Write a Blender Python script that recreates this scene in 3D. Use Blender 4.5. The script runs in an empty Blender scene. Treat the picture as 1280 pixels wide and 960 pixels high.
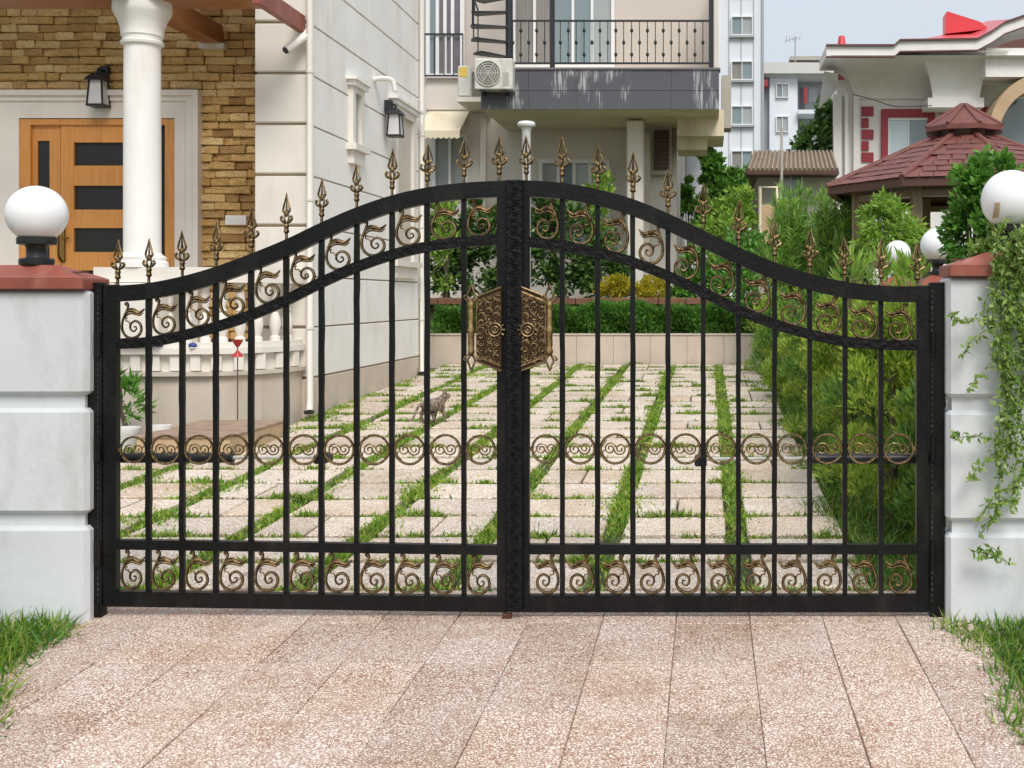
import bpy, math, random
import numpy as np
from mathutils import Vector, Matrix
random.seed(7); RNG = np.random.default_rng(11)
rad = math.radians
SC = bpy.context.scene; COL = SC.collection

# ------------------------------------------------------------------ camera
# Distances along Y are written below in depth units of 1.5 m (KD): the lens is 1500 photo pixels long, so a pixel at
# depth unit Y spans Y / 1000 m.  The helpers turn depth units into metres when they link a mesh.
F = 1000.0; KD = 1.5; CX, CY = 885.0, 372.0; EYE = 1.53
cam_d = bpy.data.cameras.new('camera'); cam = bpy.data.objects.new('camera', cam_d); COL.objects.link(cam)
cam.location = (0, 0, EYE); cam.rotation_euler = (rad(90), 0, 0)
cam_d.sensor_width = 36.0; cam_d.lens = 36.0 * 1.5 * F / 1280
cam_d.shift_x = (640 - CX) / 1280; cam_d.shift_y = -(480 - CY) / 1280
cam_d.clip_start = .05; cam_d.clip_end = 3000
SC.camera = cam
# ------------------------------------------------------------------ sky, sun, exposure
SUN_EL, SUN_AZ = 47.0, 160.0                            # azimuth clockwise from +Y: behind the camera, to its right
w = bpy.data.worlds.new('World'); SC.world = w; w.use_nodes = True
nt = w.node_tree; nt.nodes.clear()
sky = nt.nodes.new('ShaderNodeTexSky'); sky.sky_type = 'NISHITA'; sky.sun_disc = False
sky.sun_elevation = rad(SUN_EL); sky.sun_rotation = rad(SUN_AZ); sky.air_density = 1.0; sky.dust_density = 3.0; sky.ozone_density = 1.0
mx = nt.nodes.new('ShaderNodeMix'); mx.data_type = 'RGBA'; mx.inputs[0].default_value = .72
tc = nt.nodes.new('ShaderNodeTexCoord'); sx = nt.nodes.new('ShaderNodeSeparateXYZ'); nt.links.new(tc.outputs['Generated'], sx.inputs[0])
cl = nt.nodes.new('ShaderNodeMapRange'); cl.inputs[3].default_value = 1.0; cl.inputs[4].default_value = 1.75; nt.links.new(sx.outputs[2], cl.inputs[0])
cs = nt.nodes.new('ShaderNodeVectorMath'); cs.operation = 'SCALE'; cs.inputs[0].default_value = (6.6, 7.0, 7.5)   # overcast layer, brighter overhead
nt.links.new(cl.outputs[0], cs.inputs['Scale']); nt.links.new(cs.outputs[0], mx.inputs[7])
bg = nt.nodes.new('ShaderNodeBackground'); bg.inputs[1].default_value = .100
ow = nt.nodes.new('ShaderNodeOutputWorld')
nt.links.new(sky.outputs[0], mx.inputs[6]); nt.links.new(mx.outputs[2], bg.inputs[0]); nt.links.new(bg.outputs[0], ow.inputs[0])
sd = bpy.data.lights.new('sun', 'SUN'); sd.energy = 2.1; sd.angle = rad(24); sd.color = (1, .955, .89)
sun = bpy.data.objects.new('sun', sd); COL.objects.link(sun)
dv = Vector((math.sin(rad(SUN_AZ)) * math.cos(rad(SUN_EL)), math.cos(rad(SUN_AZ)) * math.cos(rad(SUN_EL)), math.sin(rad(SUN_EL))))
sun.rotation_euler = dv.to_track_quat('Z', 'Y').to_euler(); sun.location = (3, -6, 12)
SC.view_settings.view_transform = 'Standard'; SC.view_settings.look = 'None'
SC.view_settings.exposure = 0.15; SC.view_settings.gamma = 1; SC.view_settings.use_curve_mapping = False

# ------------------------------------------------------------------ helpers
SL = .042
def zg(y):                                              # the ground rises gently away from the street
    return SL * (min(max(y, -6), 14) - 3.85)
def P(px, py, Y):                                       # a photo pixel at a known distance
    return ((px - CX) * Y / F, Y, EYE - (py - CY) * Y / F)
def PX(px, Y): return (px - CX) * Y / F
def PZ(py, Y): return EYE - (py - CY) * Y / F
WL = {}; KK = {}
def reg(o, wl, k=1.):
    WL[o.name] = Vector(wl); KK[o.name] = k; return o
def tag(o, label=None, cat=None, group=None, kind=None):
    if label: o['label'] = label
    if cat: o['category'] = cat
    if group: o['group'] = group
    if kind: o['kind'] = kind
    return o
def T(name, label, cat, loc, group=None, deep=False):   # deep: its own depth is written in depth units too
    o = bpy.data.objects.new(name, None); COL.objects.link(o); o.location = (loc[0], loc[1] * KD, loc[2]); o.empty_display_size = .1
    reg(o, loc, KD if deep else 1.); return tag(o, label, cat, group)
def link(name, me, parent=None, loc=None, rot=None, scale=None):
    o = bpy.data.objects.new(name, me); COL.objects.link(o)
    base = Vector((0, 0, 0)); k = KD
    if parent is not None:
        o.parent = parent; base = WL[parent.name]; k = KK[parent.name]
    L = Vector(loc) if loc is not None else Vector(base)
    d = L - base; o.location = (d.x, d.y * k, d.z)
    if rot: o.rotation_euler = rot
    if scale: o.scale = scale if hasattr(scale, '__len__') else (scale,) * 3
    return reg(o, L, k)
class MB:
    def __init__(s): s.v = []; s.f = []
    def add(s, vs, fs):
        b = len(s.v); s.v += [tuple(p) for p in vs]; s.f += [tuple(i + b for i in f) for f in fs]; return s
    def box(s, x0, x1, y0, y1, z0, z1, bev=0):
        x0, x1 = sorted((x0, x1)); y0, y1 = sorted((y0, y1)); z0, z1 = sorted((z0, z1))
        if bev:
            b = min(bev, (x1 - x0) * .45, (y1 - y0) * .45, (z1 - z0) * .45)
            vs = []; idx = {}
            for i, (x, sx) in enumerate(((x0, 1), (x1, -1))):
                for j, (y, sy) in enumerate(((y0, 1), (y1, -1))):
                    for k, (z, sz) in enumerate(((z0, 1), (z1, -1))):
                        for a in range(3):
                            p = [x + sx * b, y + sy * b, z + sz * b]; p[a] = (x, y, z)[a]
                            idx[i, j, k, a] = len(vs); vs.append(p)
            fs = []
            def q(l): fs.append(tuple(idx[t] for t in l))
            for i in (0, 1):
                o = 1 if i else -1
                l = [(i, 0, 0, 0), (i, 1, 0, 0), (i, 1, 1, 0), (i, 0, 1, 0)]; q(l if o > 0 else l[::-1])
                l = [(0, i, 0, 1), (0, i, 1, 1), (1, i, 1, 1), (1, i, 0, 1)]; q(l if o > 0 else l[::-1])
                l = [(0, 0, i, 2), (1, 0, i, 2), (1, 1, i, 2), (0, 1, i, 2)]; q(l if o > 0 else l[::-1])
            for i in (0, 1):
                for j in (0, 1):
                    for (A, B, c) in (((i, j, 0), (i, j, 1), (0, 1)), ((i, 0, j), (i, 1, j), (0, 2)), ((0, i, j), (1, i, j), (1, 2))):
                        fs.append((idx[A + (c[0],)], idx[B + (c[0],)], idx[B + (c[1],)], idx[A + (c[1],)]))
            for i in (0, 1):
                for j in (0, 1):
                    for k in (0, 1): fs.append(tuple(idx[i, j, k, a] for a in range(3)))
            return s.add(vs, fs)
        return s.add([(x0, y0, z0), (x1, y0, z0), (x1, y1, z0), (x0, y1, z0), (x0, y0, z1), (x1, y0, z1), (x1, y1, z1), (x0, y1, z1)],
                     [(0, 3, 2, 1), (4, 5, 6, 7), (0, 1, 5, 4), (1, 2, 6, 5), (2, 3, 7, 6), (3, 0, 4, 7)])
    def fr(s, px0, px1, py0, py1, Y, d=.1, bev=0):      # box whose front face covers photo pixels at distance Y
        return s.box(PX(px0, Y), PX(px1, Y), Y, Y + d, PZ(py0, Y), PZ(py1, Y), bev)
    def tube(s, pts, r, n=6, cap=True):
        pts = [Vector(p) for p in pts]; m = len(pts); rs = r if hasattr(r, '__len__') else [r] * m
        tg = []
        for i in range(m):
            t = pts[min(i + 1, m - 1)] - pts[max(i - 1, 0)]
            tg.append(t.normalized() if t.length > 1e-9 else Vector((0, 0, 1)))
        u = tg[0].orthogonal().normalized(); vs = []
        for i in range(m):
            u = (u - tg[i] * u.dot(tg[i])); u = u.normalized() if u.length > 1e-6 else tg[i].orthogonal().normalized()
            v = tg[i].cross(u)
            for k in range(n):
                a = 2 * math.pi * k / n; vs.append(pts[i] + (u * math.cos(a) + v * math.sin(a)) * rs[i])
        fs = [(i * n + k, i * n + (k + 1) % n, (i + 1) * n + (k + 1) % n, (i + 1) * n + k) for i in range(m - 1) for k in range(n)]
        if cap: fs += [tuple(range(n))[::-1], tuple((m - 1) * n + k for k in range(n))]
        return s.add(vs, fs)
    def lathe(s, prof, c, n=16, axis='z', flute=0, ky=1.):     # prof: (radius, height)
        vs = []; m = len(prof)
        for (r, h) in prof:
            for k in range(n):
                a = 2 * math.pi * (k + .5) / n; rr = r * (1 - flute * (k % 2))
                if axis == 'z': p = (c[0] + rr * math.cos(a), c[1] + rr * math.sin(a) * ky, c[2] + h)
                elif axis == 'y': p = (c[0] + rr * math.cos(a), c[1] + h, c[2] + rr * math.sin(a))
                else: p = (c[0] + h, c[1] + rr * math.cos(a), c[2] + rr * math.sin(a))
                vs.append(p)
        fs = [(i * n + k, i * n + (k + 1) % n, (i + 1) * n + (k + 1) % n, (i + 1) * n + k) for i in range(m - 1) for k in range(n)]
        fs += [tuple(range(n))[::-1], tuple((m - 1) * n + k for k in range(n))]
        return s.add(vs, fs)
    def prism(s, poly, y0, y1):                         # polygon in XZ thickened along Y
        n = len(poly)
        vs = [(x, y0, z) for x, z in poly] + [(x, y1, z) for x, z in poly]
        return s.add(vs, [tuple(range(n)), tuple(range(2 * n - 1, n - 1, -1))] + [(i, (i + 1) % n + 0, (i + 1) % n + n, i + n)[::-1] for i in range(n)])
    def plan(s, poly, z0, z1):                          # polygon in XY thickened along Z
        n = len(poly)
        vs = [(x, y, z0) for x, y in poly] + [(x, y, z1) for x, y in poly]
        return s.add(vs, [tuple(range(n))[::-1], tuple(range(n, 2 * n))] + [(i, (i + 1) % n, (i + 1) % n + n, i + n) for i in range(n)])
    def sweep(s, path, o0, o1, z0, z1):                 # rectangular section along an XY path; o = offset to its right
        m = len(path); nrm = []
        for i in range(m):
            a = Vector(path[max(i - 1, 0)]); b = Vector(path[min(i + 1, m - 1)]); d = (b - a).normalized(); nrm.append(Vector((d.y, -d.x)))
        vs = []
        for i in range(m):
            p = Vector(path[i])
            for o, z in ((o0, z0), (o1, z0), (o1, z1), (o0, z1)):
                q = p + nrm[i] * o; vs.append((q.x, q.y, z))
        fs = [(i * 4 + k, i * 4 + (k + 1) % 4, (i + 1) * 4 + (k + 1) % 4, (i + 1) * 4 + k) for i in range(m - 1) for k in range(4)]
        return s.add(vs, fs + [(3, 2, 1, 0), tuple((m - 1) * 4 + k for k in range(4))])
    def mesh(s, name, mat, off=(0, 0, 0), smooth=False, angle=None, k=1.):
        me = bpy.data.meshes.new(name)
        me.from_pydata([(p[0] - off[0], (p[1] - off[1]) * k, p[2] - off[2]) for p in s.v], [], s.f); me.materials.append(mat)
        if smooth:
            me.shade_smooth()
            if angle: me.set_sharp_from_angle(angle=rad(angle))
        me.update(); return me
    def build(s, name, mat, parent=None, smooth=False, angle=40, kind=None, label=None, cat=None, group=None, off=None):
        base = WL[parent.name] if parent is not None else (Vector(off) if off else Vector((0, 0, 0)))
        me = s.mesh(name, mat, base, smooth, angle, KK[parent.name] if parent is not None else KD)
        o = link(name, me, parent, base if parent is None else None)
        return tag(o, label, cat, group, kind)
def cr(pts, n=6):                                       # Catmull-Rom through points
    pts = [np.array(p, float) for p in pts]; out = []
    q = [2 * pts[0] - pts[1]] + pts + [2 * pts[-1] - pts[-2]]
    for i in range(1, len(q) - 2):
        for k in range(n):
            t = k / n; a, b, c, d = q[i - 1:i + 3]
            out.append(.5 * (2 * b + (c - a) * t + (2 * a - 5 * b + 4 * c - d) * t * t + (3 * b - a - 3 * c + d) * t ** 3))
    out.append(pts[-1]); return [tuple(p) for p in out]

# ------------------------------------------------------------------ materials
def nodes(name):
    m = bpy.data.materials.new(name); m.use_nodes = True; t = m.node_tree
    return m, t, t.nodes['Principled BSDF']
def nd(t, typ, **k):
    n = t.nodes.new(typ)
    for a, b in k.items(): setattr(n, a, b)
    return n
def ramp(t, fac, stops, interp='LINEAR'):
    r = nd(t, 'ShaderNodeValToRGB'); e = r.color_ramp; e.interpolation = interp
    while len(e.elements) < len(stops): e.elements.new(.5)
    for el, (p, c) in zip(e.elements, stops): el.position = p; el.color = (*c, 1) if len(c) == 3 else c
    t.links.new(fac, r.inputs[0]); return r.outputs[0]
def noise(t, scale, detail=4, rough=.55, stretch=None, dist=0):
    g = nd(t, 'ShaderNodeNewGeometry'); src = g.outputs['Position']
    if stretch:
        mp = nd(t, 'ShaderNodeMapping'); mp.inputs['Scale'].default_value = stretch; t.links.new(src, mp.inputs[0]); src = mp.outputs[0]
    n = nd(t, 'ShaderNodeTexNoise'); n.inputs['Scale'].default_value = scale; n.inputs['Detail'].default_value = detail
    n.inputs['Roughness'].default_value = rough; n.inputs['Distortion'].default_value = dist
    t.links.new(src, n.inputs['Vector']); return n.outputs[0]
def mixc(t, fac, a, b, mode='MIX'):
    m = nd(t, 'ShaderNodeMix', data_type='RGBA', blend_type=mode)
    for s, v in ((0, fac), (6, a), (7, b)):
        if isinstance(v, bpy.types.NodeSocket): t.links.new(v, m.inputs[s])
        else: m.inputs[s].default_value = v if s == 0 else (*v, 1)
    return m.outputs[2]
def bump(t, p, h, strength=.3, dist=.01):
    b = nd(t, 'ShaderNodeBump'); b.inputs['Strength'].default_value = strength; b.inputs['Distance'].default_value = dist
    t.links.new(h, b.inputs['Height']); t.links.new(b.outputs[0], p.inputs['Normal'])
def mat(name, c, rough=.55, metal=0., var=.12, vs=3., bs=0, bst=.2, bd=.005, dirt=None, dscale=1.5, stretch=None, spec=None):
    m, t, p = nodes(name); p.inputs['Roughness'].default_value = rough; p.inputs['Metallic'].default_value = metal
    if spec is not None: p.inputs['Specular IOR Level'].default_value = spec
    lo = tuple(x * (1 - var) for x in c); hi = tuple(min(1, x * (1 + var)) for x in c)
    col = ramp(t, noise(t, vs, 6, .6, stretch), [(.3, lo), (.7, hi)])
    if dirt:
        f = ramp(t, noise(t, dscale, 8, .68, (1, 1, .35)), [(.52, (0, 0, 0)), (.78, (1, 1, 1))]); col = mixc(t, f, col, dirt)
    t.links.new(col, p.inputs['Base Color'])
    if bs: bump(t, p, noise(t, bs, 5), bst, bd)
    return m
def leafmat(name, cols, rough=.5, trans=.45):
    m, t, p = nodes(name); g = nd(t, 'ShaderNodeNewGeometry')
    n = len(cols); col = ramp(t, g.outputs['Random Per Island'], [(i / max(1, n - 1), c) for i, c in enumerate(cols)])
    big = ramp(t, noise(t, 2.2, 3), [(.3, (.72, .76, .7)), (.7, (1.18, 1.15, 1.05))]); col = mixc(t, 1., col, big, 'MULTIPLY')
    t.links.new(col, p.inputs['Base Color']); p.inputs['Roughness'].default_value = rough
    tr = nd(t, 'ShaderNodeBsdfTranslucent'); t.links.new(col, tr.inputs[0])
    ms = nd(t, 'ShaderNodeMixShader'); ms.inputs[0].default_value = trans
    t.links.new(p.outputs[0], ms.inputs[1]); t.links.new(tr.outputs[0], ms.inputs[2])
    t.links.new(ms.outputs[0], t.nodes['Material Output'].inputs[0]); return m
def chipmat(name, chip, chip2, gap, scale, edge, gapamt):
    m, t, p = nodes(name); p.inputs['Roughness'].default_value = .7
    g = nd(t, 'ShaderNodeNewGeometry'); nz = nd(t, 'ShaderNodeTexNoise'); nz.inputs['Scale'].default_value = 22; nz.inputs['Detail'].default_value = 3
    t.links.new(g.outputs['Position'], nz.inputs['Vector'])
    va = nd(t, 'ShaderNodeVectorMath', operation='MULTIPLY_ADD'); va.inputs[1].default_value = (.05, .05, .05)
    t.links.new(nz.outputs[1], va.inputs[0]); t.links.new(g.outputs['Position'], va.inputs[2])
    mp = nd(t, 'ShaderNodeMapping'); mp.inputs['Scale'].default_value = (.66, .66, .7); t.links.new(va.outputs[0], mp.inputs[0])
    vo = nd(t, 'ShaderNodeTexVoronoi', feature='DISTANCE_TO_EDGE'); vo.inputs['Scale'].default_value = scale; t.links.new(mp.outputs[0], vo.inputs['Vector'])
    vc = nd(t, 'ShaderNodeTexVoronoi', feature='F1'); vc.inputs['Scale'].default_value = scale; t.links.new(mp.outputs[0], vc.inputs['Vector'])
    e = ramp(t, vo.outputs['Distance'], [(edge * .4, (0, 0, 0)), (edge * 1.5, (1, 1, 1))])
    sep = nd(t, 'ShaderNodeSeparateColor'); t.links.new(vc.outputs['Color'], sep.inputs[0])
    cc = ramp(t, sep.outputs[0], [(0, chip2), (.35, chip), (1, tuple(min(1, x * 1.12) for x in chip))])
    patch = ramp(t, noise(t, 2.3, 4), [(.32, (gapamt,) * 3), (.68, (1, 1, 1))])
    gf = mixc(t, patch, tuple(x * .45 + y * .5 for x, y in zip(chip, gap)), gap)
    col = mixc(t, e, gf, cc)
    oi = nd(t, 'ShaderNodeObjectInfo'); tone = ramp(t, oi.outputs['Random'], [(0, (.84, .81, .78)), (.45, (1, 1, 1)), (.8, (1.05, 1.03, 1.0)), (1, (.93, .86, .80))]); col = mixc(t, 1., col, tone, 'MULTIPLY')
    dirt = ramp(t, noise(t, 1.4, 8, .7), [(.46, (1, 1, 1)), (.62, (.86, .80, .73)), (.78, (.66, .57, .48))]); col = mixc(t, 1., col, dirt, 'MULTIPLY')
    spot = ramp(t, noise(t, 9, 6, .75), [(.62, (1, 1, 1)), (.72, (.72, .62, .52))]); col = mixc(t, 1., col, spot, 'MULTIPLY')
    t.links.new(col, p.inputs['Base Color'])
    h = mixc(t, .3, e, noise(t, 140, 3)); bump(t, p, h, .55, .004); return m
def woodmat(name, a, b, stretch=(18, 18, 1.2)):
    m, t, p = nodes(name); p.inputs['Roughness'].default_value = .42
    n = noise(t, 1.6, 6, .6, stretch, .8); col = ramp(t, n, [(.3, a), (.55, b), (.75, tuple(x * .8 for x in a))])
    t.links.new(col, p.inputs['Base Color']); bump(t, p, n, .12, .003); return m
def stonemat(name):
    m, t, p = nodes(name); p.inputs['Roughness'].default_value = .8
    oi = nd(t, 'ShaderNodeObjectInfo')
    base = ramp(t, oi.outputs['Random'], [(0, (.42, .25, .09)), (.2, (.72, .49, .20)), (.45, (.62, .40, .15)), (.65, (.82, .62, .32)), (.85, (.70, .47, .19)), (1, (.34, .19, .07))])
    v = ramp(t, noise(t, 15, 8, .78, (1, 1, 1.8), 1.8), [(.33, (.22, .16, .11)), (.47, (.88, .84, .78)), (.75, (1.25, 1.25, 1.2))])
    t.links.new(mixc(t, 1., base, v, 'MULTIPLY'), p.inputs['Base Color']); bump(t, p, noise(t, 22, 8, .7), .9, .02); return m
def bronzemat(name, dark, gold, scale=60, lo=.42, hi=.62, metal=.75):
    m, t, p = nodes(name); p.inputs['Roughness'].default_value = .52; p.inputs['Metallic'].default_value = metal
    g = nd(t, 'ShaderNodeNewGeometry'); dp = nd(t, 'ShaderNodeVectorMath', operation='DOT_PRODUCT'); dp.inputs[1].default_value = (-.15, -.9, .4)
    t.links.new(g.outputs['Normal'], dp.inputs[0]); a_ = ramp(t, dp.outputs['Value'], [(.35, (0, 0, 0)), (.95, (1, 1, 1))])  # highlight painted into the gilding on faces turned to the front and up
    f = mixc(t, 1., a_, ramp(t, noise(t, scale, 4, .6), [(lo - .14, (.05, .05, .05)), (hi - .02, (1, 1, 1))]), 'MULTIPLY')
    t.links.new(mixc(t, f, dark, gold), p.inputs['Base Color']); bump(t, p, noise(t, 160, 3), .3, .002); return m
def glassmat(name, c, rough=.06):
    m, t, p = nodes(name); p.inputs['Base Color'].default_value = (*c, 1); p.inputs['Roughness'].default_value = rough
    p.inputs['Specular IOR Level'].default_value = .25 if rough > .3 else .8
    bump(t, p, noise(t, 1.2, 2), .05, .02); return m

M = {}
M['iron'] = mat('black_iron', (.0045, .0045, .005), .4, 0, .5, 14, 70, .55, .004, (.020, .018, .016), 7, spec=.26)
M['iron_emb'] = mat('embossed_iron', (.004, .004, .0044), .45, 0, .4, 60, 38, 1.0, .012, spec=.2)
M['iron_worn'] = mat('worn_iron', (.014, .014, .015), .45, 0, .4, 20, 45, .7, .006, (.10, .095, .09), 22)
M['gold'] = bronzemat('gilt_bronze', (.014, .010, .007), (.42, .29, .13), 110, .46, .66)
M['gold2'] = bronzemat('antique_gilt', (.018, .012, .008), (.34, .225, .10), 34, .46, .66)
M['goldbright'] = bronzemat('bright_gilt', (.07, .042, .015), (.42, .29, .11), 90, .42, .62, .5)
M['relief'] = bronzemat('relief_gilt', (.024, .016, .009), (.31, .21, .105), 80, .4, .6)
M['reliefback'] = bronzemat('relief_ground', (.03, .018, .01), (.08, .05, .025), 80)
M['rust'] = mat('rusty_steel', (.09, .03, .018), .7, .2, .3, 40, 90, .4, .003)
M['pillar'] = mat('pillar_white', (.63, .65, .67), .58, 0, .06, 2.2, 34, .35, .004, (.46, .47, .455), 3.2)
M['redtile'] = mat('red_cap_tile', (.28, .075, .05), .5, 0, .22, 6, 70, .3, .003, (.42, .20, .15), 4)
M['globe'] = mat('opal_glass', (.86, .865, .88), .16, 0, .01, 2)
M['black'] = mat('black_plastic', (.014, .015, .018), .42, 0, .2, 12)
M['chips'] = chipmat('red_chip_paving', (.80, .71, .635), (.62, .50, .42), (.29, .13, .08), 104, .115, .4)
M['paver'] = chipmat('pale_chip_paving', (.77, .70, .61), (.64, .55, .46), (.40, .26, .19), 66, .07, .35)
M['joint'] = mat('joint_grout', (.40, .27, .19), .9, 0, .3, 9, 60, .4, .006)
M['soil'] = mat('mossy_soil', (.055, .06, .028), .95, 0, .4, 9, 40, .6, .01, (.06, .13, .025), 6)
M['earth'] = mat('garden_earth', (.10, .105, .045), .95, 0, .35, 1.2, 20, .5, .02, (.06, .11, .025), 2)
M['white'] = mat('white_render', (.86, .84, .805), .6, 0, .045, 1.2, 80, .12, .002, (.70, .645, .565), 1.6)
M['quoin'] = mat('cream_white_render', (.76, .715, .65), .6, 0, .05, 1.5, 80, .12, .002, (.60, .55, .49), 1.5)
M['cream'] = mat('cream_render', (.56, .50, .425), .65, 0, .07, 1.2, 70, .15, .003, (.44, .36, .28), 1.3)
M['creamtile'] = mat('cream_stone_slab', (.58, .50, .42), .55, 0, .09, 2.5, 50, .1, .002, (.46, .37, .29), 1.6)
M['groove'] = mat('grey_groove', (.42, .34, .25), .8)
M['stone'] = stonemat('split_face_stone')
M['mortar'] = mat('dark_mortar', (.16, .10, .05), .9, 0, .3, 12)
M['oak'] = woodmat('orange_wood', (.52, .21, .045), (.66, .30, .075))
M['beam'] = woodmat('red_brown_beam', (.27, .095, .03), (.36, .14, .05), (1.2, 1.2, 14))
M['darkpane'] = glassmat('smoked_glass', (.028, .031, .028), .35)
M['brass'] = bronzemat('old_brass', (.10, .06, .02), (.40, .26, .08), 30, .3, .6, .9)
M['frost'] = mat('frosted_glass', (.62, .62, .62), .3, 0, .05, 3)
M['villa'] = mat('villa_render', (.74, .69, .62), .65, 0, .06, .8, 60, .1, .003, (.55, .49, .42), .9)
M['villapink'] = mat('villa_pinkish_render', (.70, .64, .58), .65, 0, .06, .8, 60, .1, .003, (.50, .42, .35), 1.1)
M['soffit'] = mat('stained_soffit', (.74, .66, .49), .7, 0, .08, .9, 0, 0, 0, (.42, .33, .19), .8)
M['upvc'] = mat('white_window_frame', (.78, .78, .78), .35, 0, .03, 2)
M['glass'] = glassmat('blue_grey_glass', (.20, .26, .28))
M['glasslt'] = glassmat('pale_curtained_glass', (.34, .37, .37), .15)
M['glasssky'] = glassmat('painted_sky_glass', (.48, .58, .62), .1)  # bright sky reflection put into the pane's base colour
M['curtain'] = mat('grey_curtain', (.24, .225, .21), .8, 0, .25, 3, 0, 0, 0, None, 1, (14, 14, .3))
M['shutter'] = mat('purple_grey_shutter', (.16, .145, .165), .6, 0, .15, 5)
M['taupe'] = mat('taupe_render', (.56, .50, .45), .7, 0, .06, 1)
M['acwhite'] = mat('ac_casing', (.66, .65, .60), .45, 0, .06, 4, 0, 0, 0, (.42, .38, .3), 5)
M['acgrill'] = mat('ac_grille', (.20, .20, .165), .6, 0, .3, 30)
M['yellow'] = mat('yellow_label', (.75, .52, .10), .5)
M['apt'] = mat('apartment_white', (.70, .735, .79), .65, 0, .05, .4, 0, 0, 0, (.58, .61, .65), .25, (1, 1, .2))
M['aptgrey'] = mat('apartment_grey', (.36, .37, .40), .7, 0, .1, .4)
M['roofgrey'] = mat('pale_metal_roof', (.60, .595, .575), .5, 0, .06, .5)
M['brownroof'] = mat('brown_roof_tile', (.30, .235, .17), .75, 0, .22, 6, 30, .4, .01, (.2, .15, .1), 3)
M['outb'] = mat('outbuilding_render', (.44, .41, .36), .75, 0, .1, 1.5)
M['rvwhite'] = mat('red_villa_white', (.80, .79, .76), .6, 0, .05, .7, 0, 0, 0, (.66, .64, .58), .6)
M['crimson'] = mat('crimson_paint', (.30, .022, .035), .5, 0, .12, 3)
M['redroof'] = mat('red_metal_roof', (.62, .045, .055), .32, 0, .1, 1.2)
M['maroon'] = mat('maroon_trim', (.11, .04, .035), .5)
M['gaztile'] = mat('gazebo_tile', (.165, .052, .04), .6, 0, .25, 7, 40, .4, .006, (.12, .045, .04), 4)
M['gazwood'] = woodmat('gazebo_wood', (.20, .135, .075), (.28, .20, .12))
M['gazdark'] = mat('gazebo_dark_wood', (.085, .035, .022), .6, 0, .2, 5)
M['bark'] = mat('bark', (.11, .085, .06), .9, 0, .3, 12, 30, .7, .01)
M['terrared'] = mat('red_brick_edge', (.20, .095, .055), .8, 0, .25, 5, 40, .4, .006)
M['potwhite'] = mat('white_pot', (.76, .75, .73), .5, 0, .05, 4)
M['stepwood'] = mat('brown_step_paving', (.33, .225, .165), .8, 0, .25, 7, 60, .4, .004)
M['tan'] = mat('tan_side', (.50, .36, .22), .8, 0, .12, 4)
M['blue'] = mat('blue_plastic', (.03, .06, .22), .35)
M['redplastic'] = mat('red_plastic', (.42, .03, .025), .4)
M['cat'] = None
L_ = leafmat
M['box_leaf'] = L_('box_leaf', [(.05, .14, .03), (.12, .30, .05), (.20, .42, .07), (.09, .22, .04)])
M['dark_leaf'] = L_('dark_glossy_leaf', [(0.031, 0.079, 0.021), (0.055, 0.129, 0.029), (0.094, 0.200, 0.043), (0.156, 0.272, 0.064)], .32, .2)
M['mid_leaf'] = L_('mid_leaf', [(0.068, 0.194, 0.030), (0.119, 0.297, 0.045), (0.186, 0.402, 0.059), (0.085, 0.223, 0.030)], .42, .3)
M['thuja_leaf'] = L_('thuja_leaf', [(.13, .24, .04), (.28, .42, .06), (.42, .56, .09), (.54, .64, .12), (.32, .46, .07)])
M['thuja_dark'] = L_('thuja_dark_leaf', [(.06, .16, .04), (.14, .30, .06), (.24, .42, .07), (.36, .52, .10)])
M['feather'] = L_('feathery_needle', [(.06, .18, .03), (.15, .34, .05), (.28, .50, .08), (.40, .58, .12)], .5, .4)
M['yellow_leaf'] = L_('yellow_leaf', [(0.550, 0.450, 0.030), (0.680, 0.550, 0.050), (0.300, 0.340, 0.030), (0.620, 0.500, 0.040)])
M['lime_leaf'] = L_('lime_leaf', [(0.194, 0.383, 0.045), (0.297, 0.510, 0.075), (0.416, 0.595, 0.119), (0.149, 0.284, 0.045)], .4, .4)
M['vine_leaf'] = L_('vine_leaf', [(0.121, 0.230, 0.041), (0.203, 0.338, 0.068), (0.297, 0.446, 0.108), (0.405, 0.486, 0.189)], .4, .35)
M['grass'] = L_('grass_blade', [(.05, .15, .015), (.09, .24, .02), (.15, .33, .03), (.26, .40, .06), (.45, .42, .14)], .5, .35)
M['lane'] = L_('lane_grass', [(.09, .20, .02), (.17, .34, .03), (.27, .46, .05), (.36, .48, .07), (.50, .46, .16)], .5, .3)

def quads(cent, d, L, W, droop=.0):
    """kite-shaped leaves: base point, direction, length, half width"""
    n = len(cent); d = d / np.linalg.norm(d, axis=1, keepdims=True)
    r = RNG.normal(size=(n, 3)); s = np.cross(d, r); s /= np.linalg.norm(s, axis=1, keepdims=True) + 1e-9
    u = np.cross(d, s)
    L = np.asarray(L).reshape(-1, 1) * np.ones((n, 1)); W = np.asarray(W).reshape(-1, 1) * np.ones((n, 1))
    v = np.empty((n, 4, 3)); v[:, 0] = cent; v[:, 1] = cent + d * L * .45 + s * W; v[:, 2] = cent + d * L + u * L * droop; v[:, 3] = cent + d * L * .45 - s * W
    return v.reshape(-1, 3)
def leafmesh(name, V, m, off=(0, 0, 0), k=1.):
    n = len(V) // 4; me = bpy.data.meshes.new(name); V = (V - np.array(off)) * np.array([1, k, 1])
    me.vertices.add(n * 4); me.vertices.foreach_set('co', V.astype(np.float32).ravel())
    me.loops.add(n * 4); me.loops.foreach_set('vertex_index', np.arange(n * 4, dtype=np.int32))
    me.polygons.add(n); me.polygons.foreach_set('loop_start', np.arange(0, n * 4, 4, dtype=np.int32)); me.polygons.foreach_set('loop_total', np.full(n, 4, dtype=np.int32))
    me.materials.append(m); me.update(calc_edges=True); return me
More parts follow.
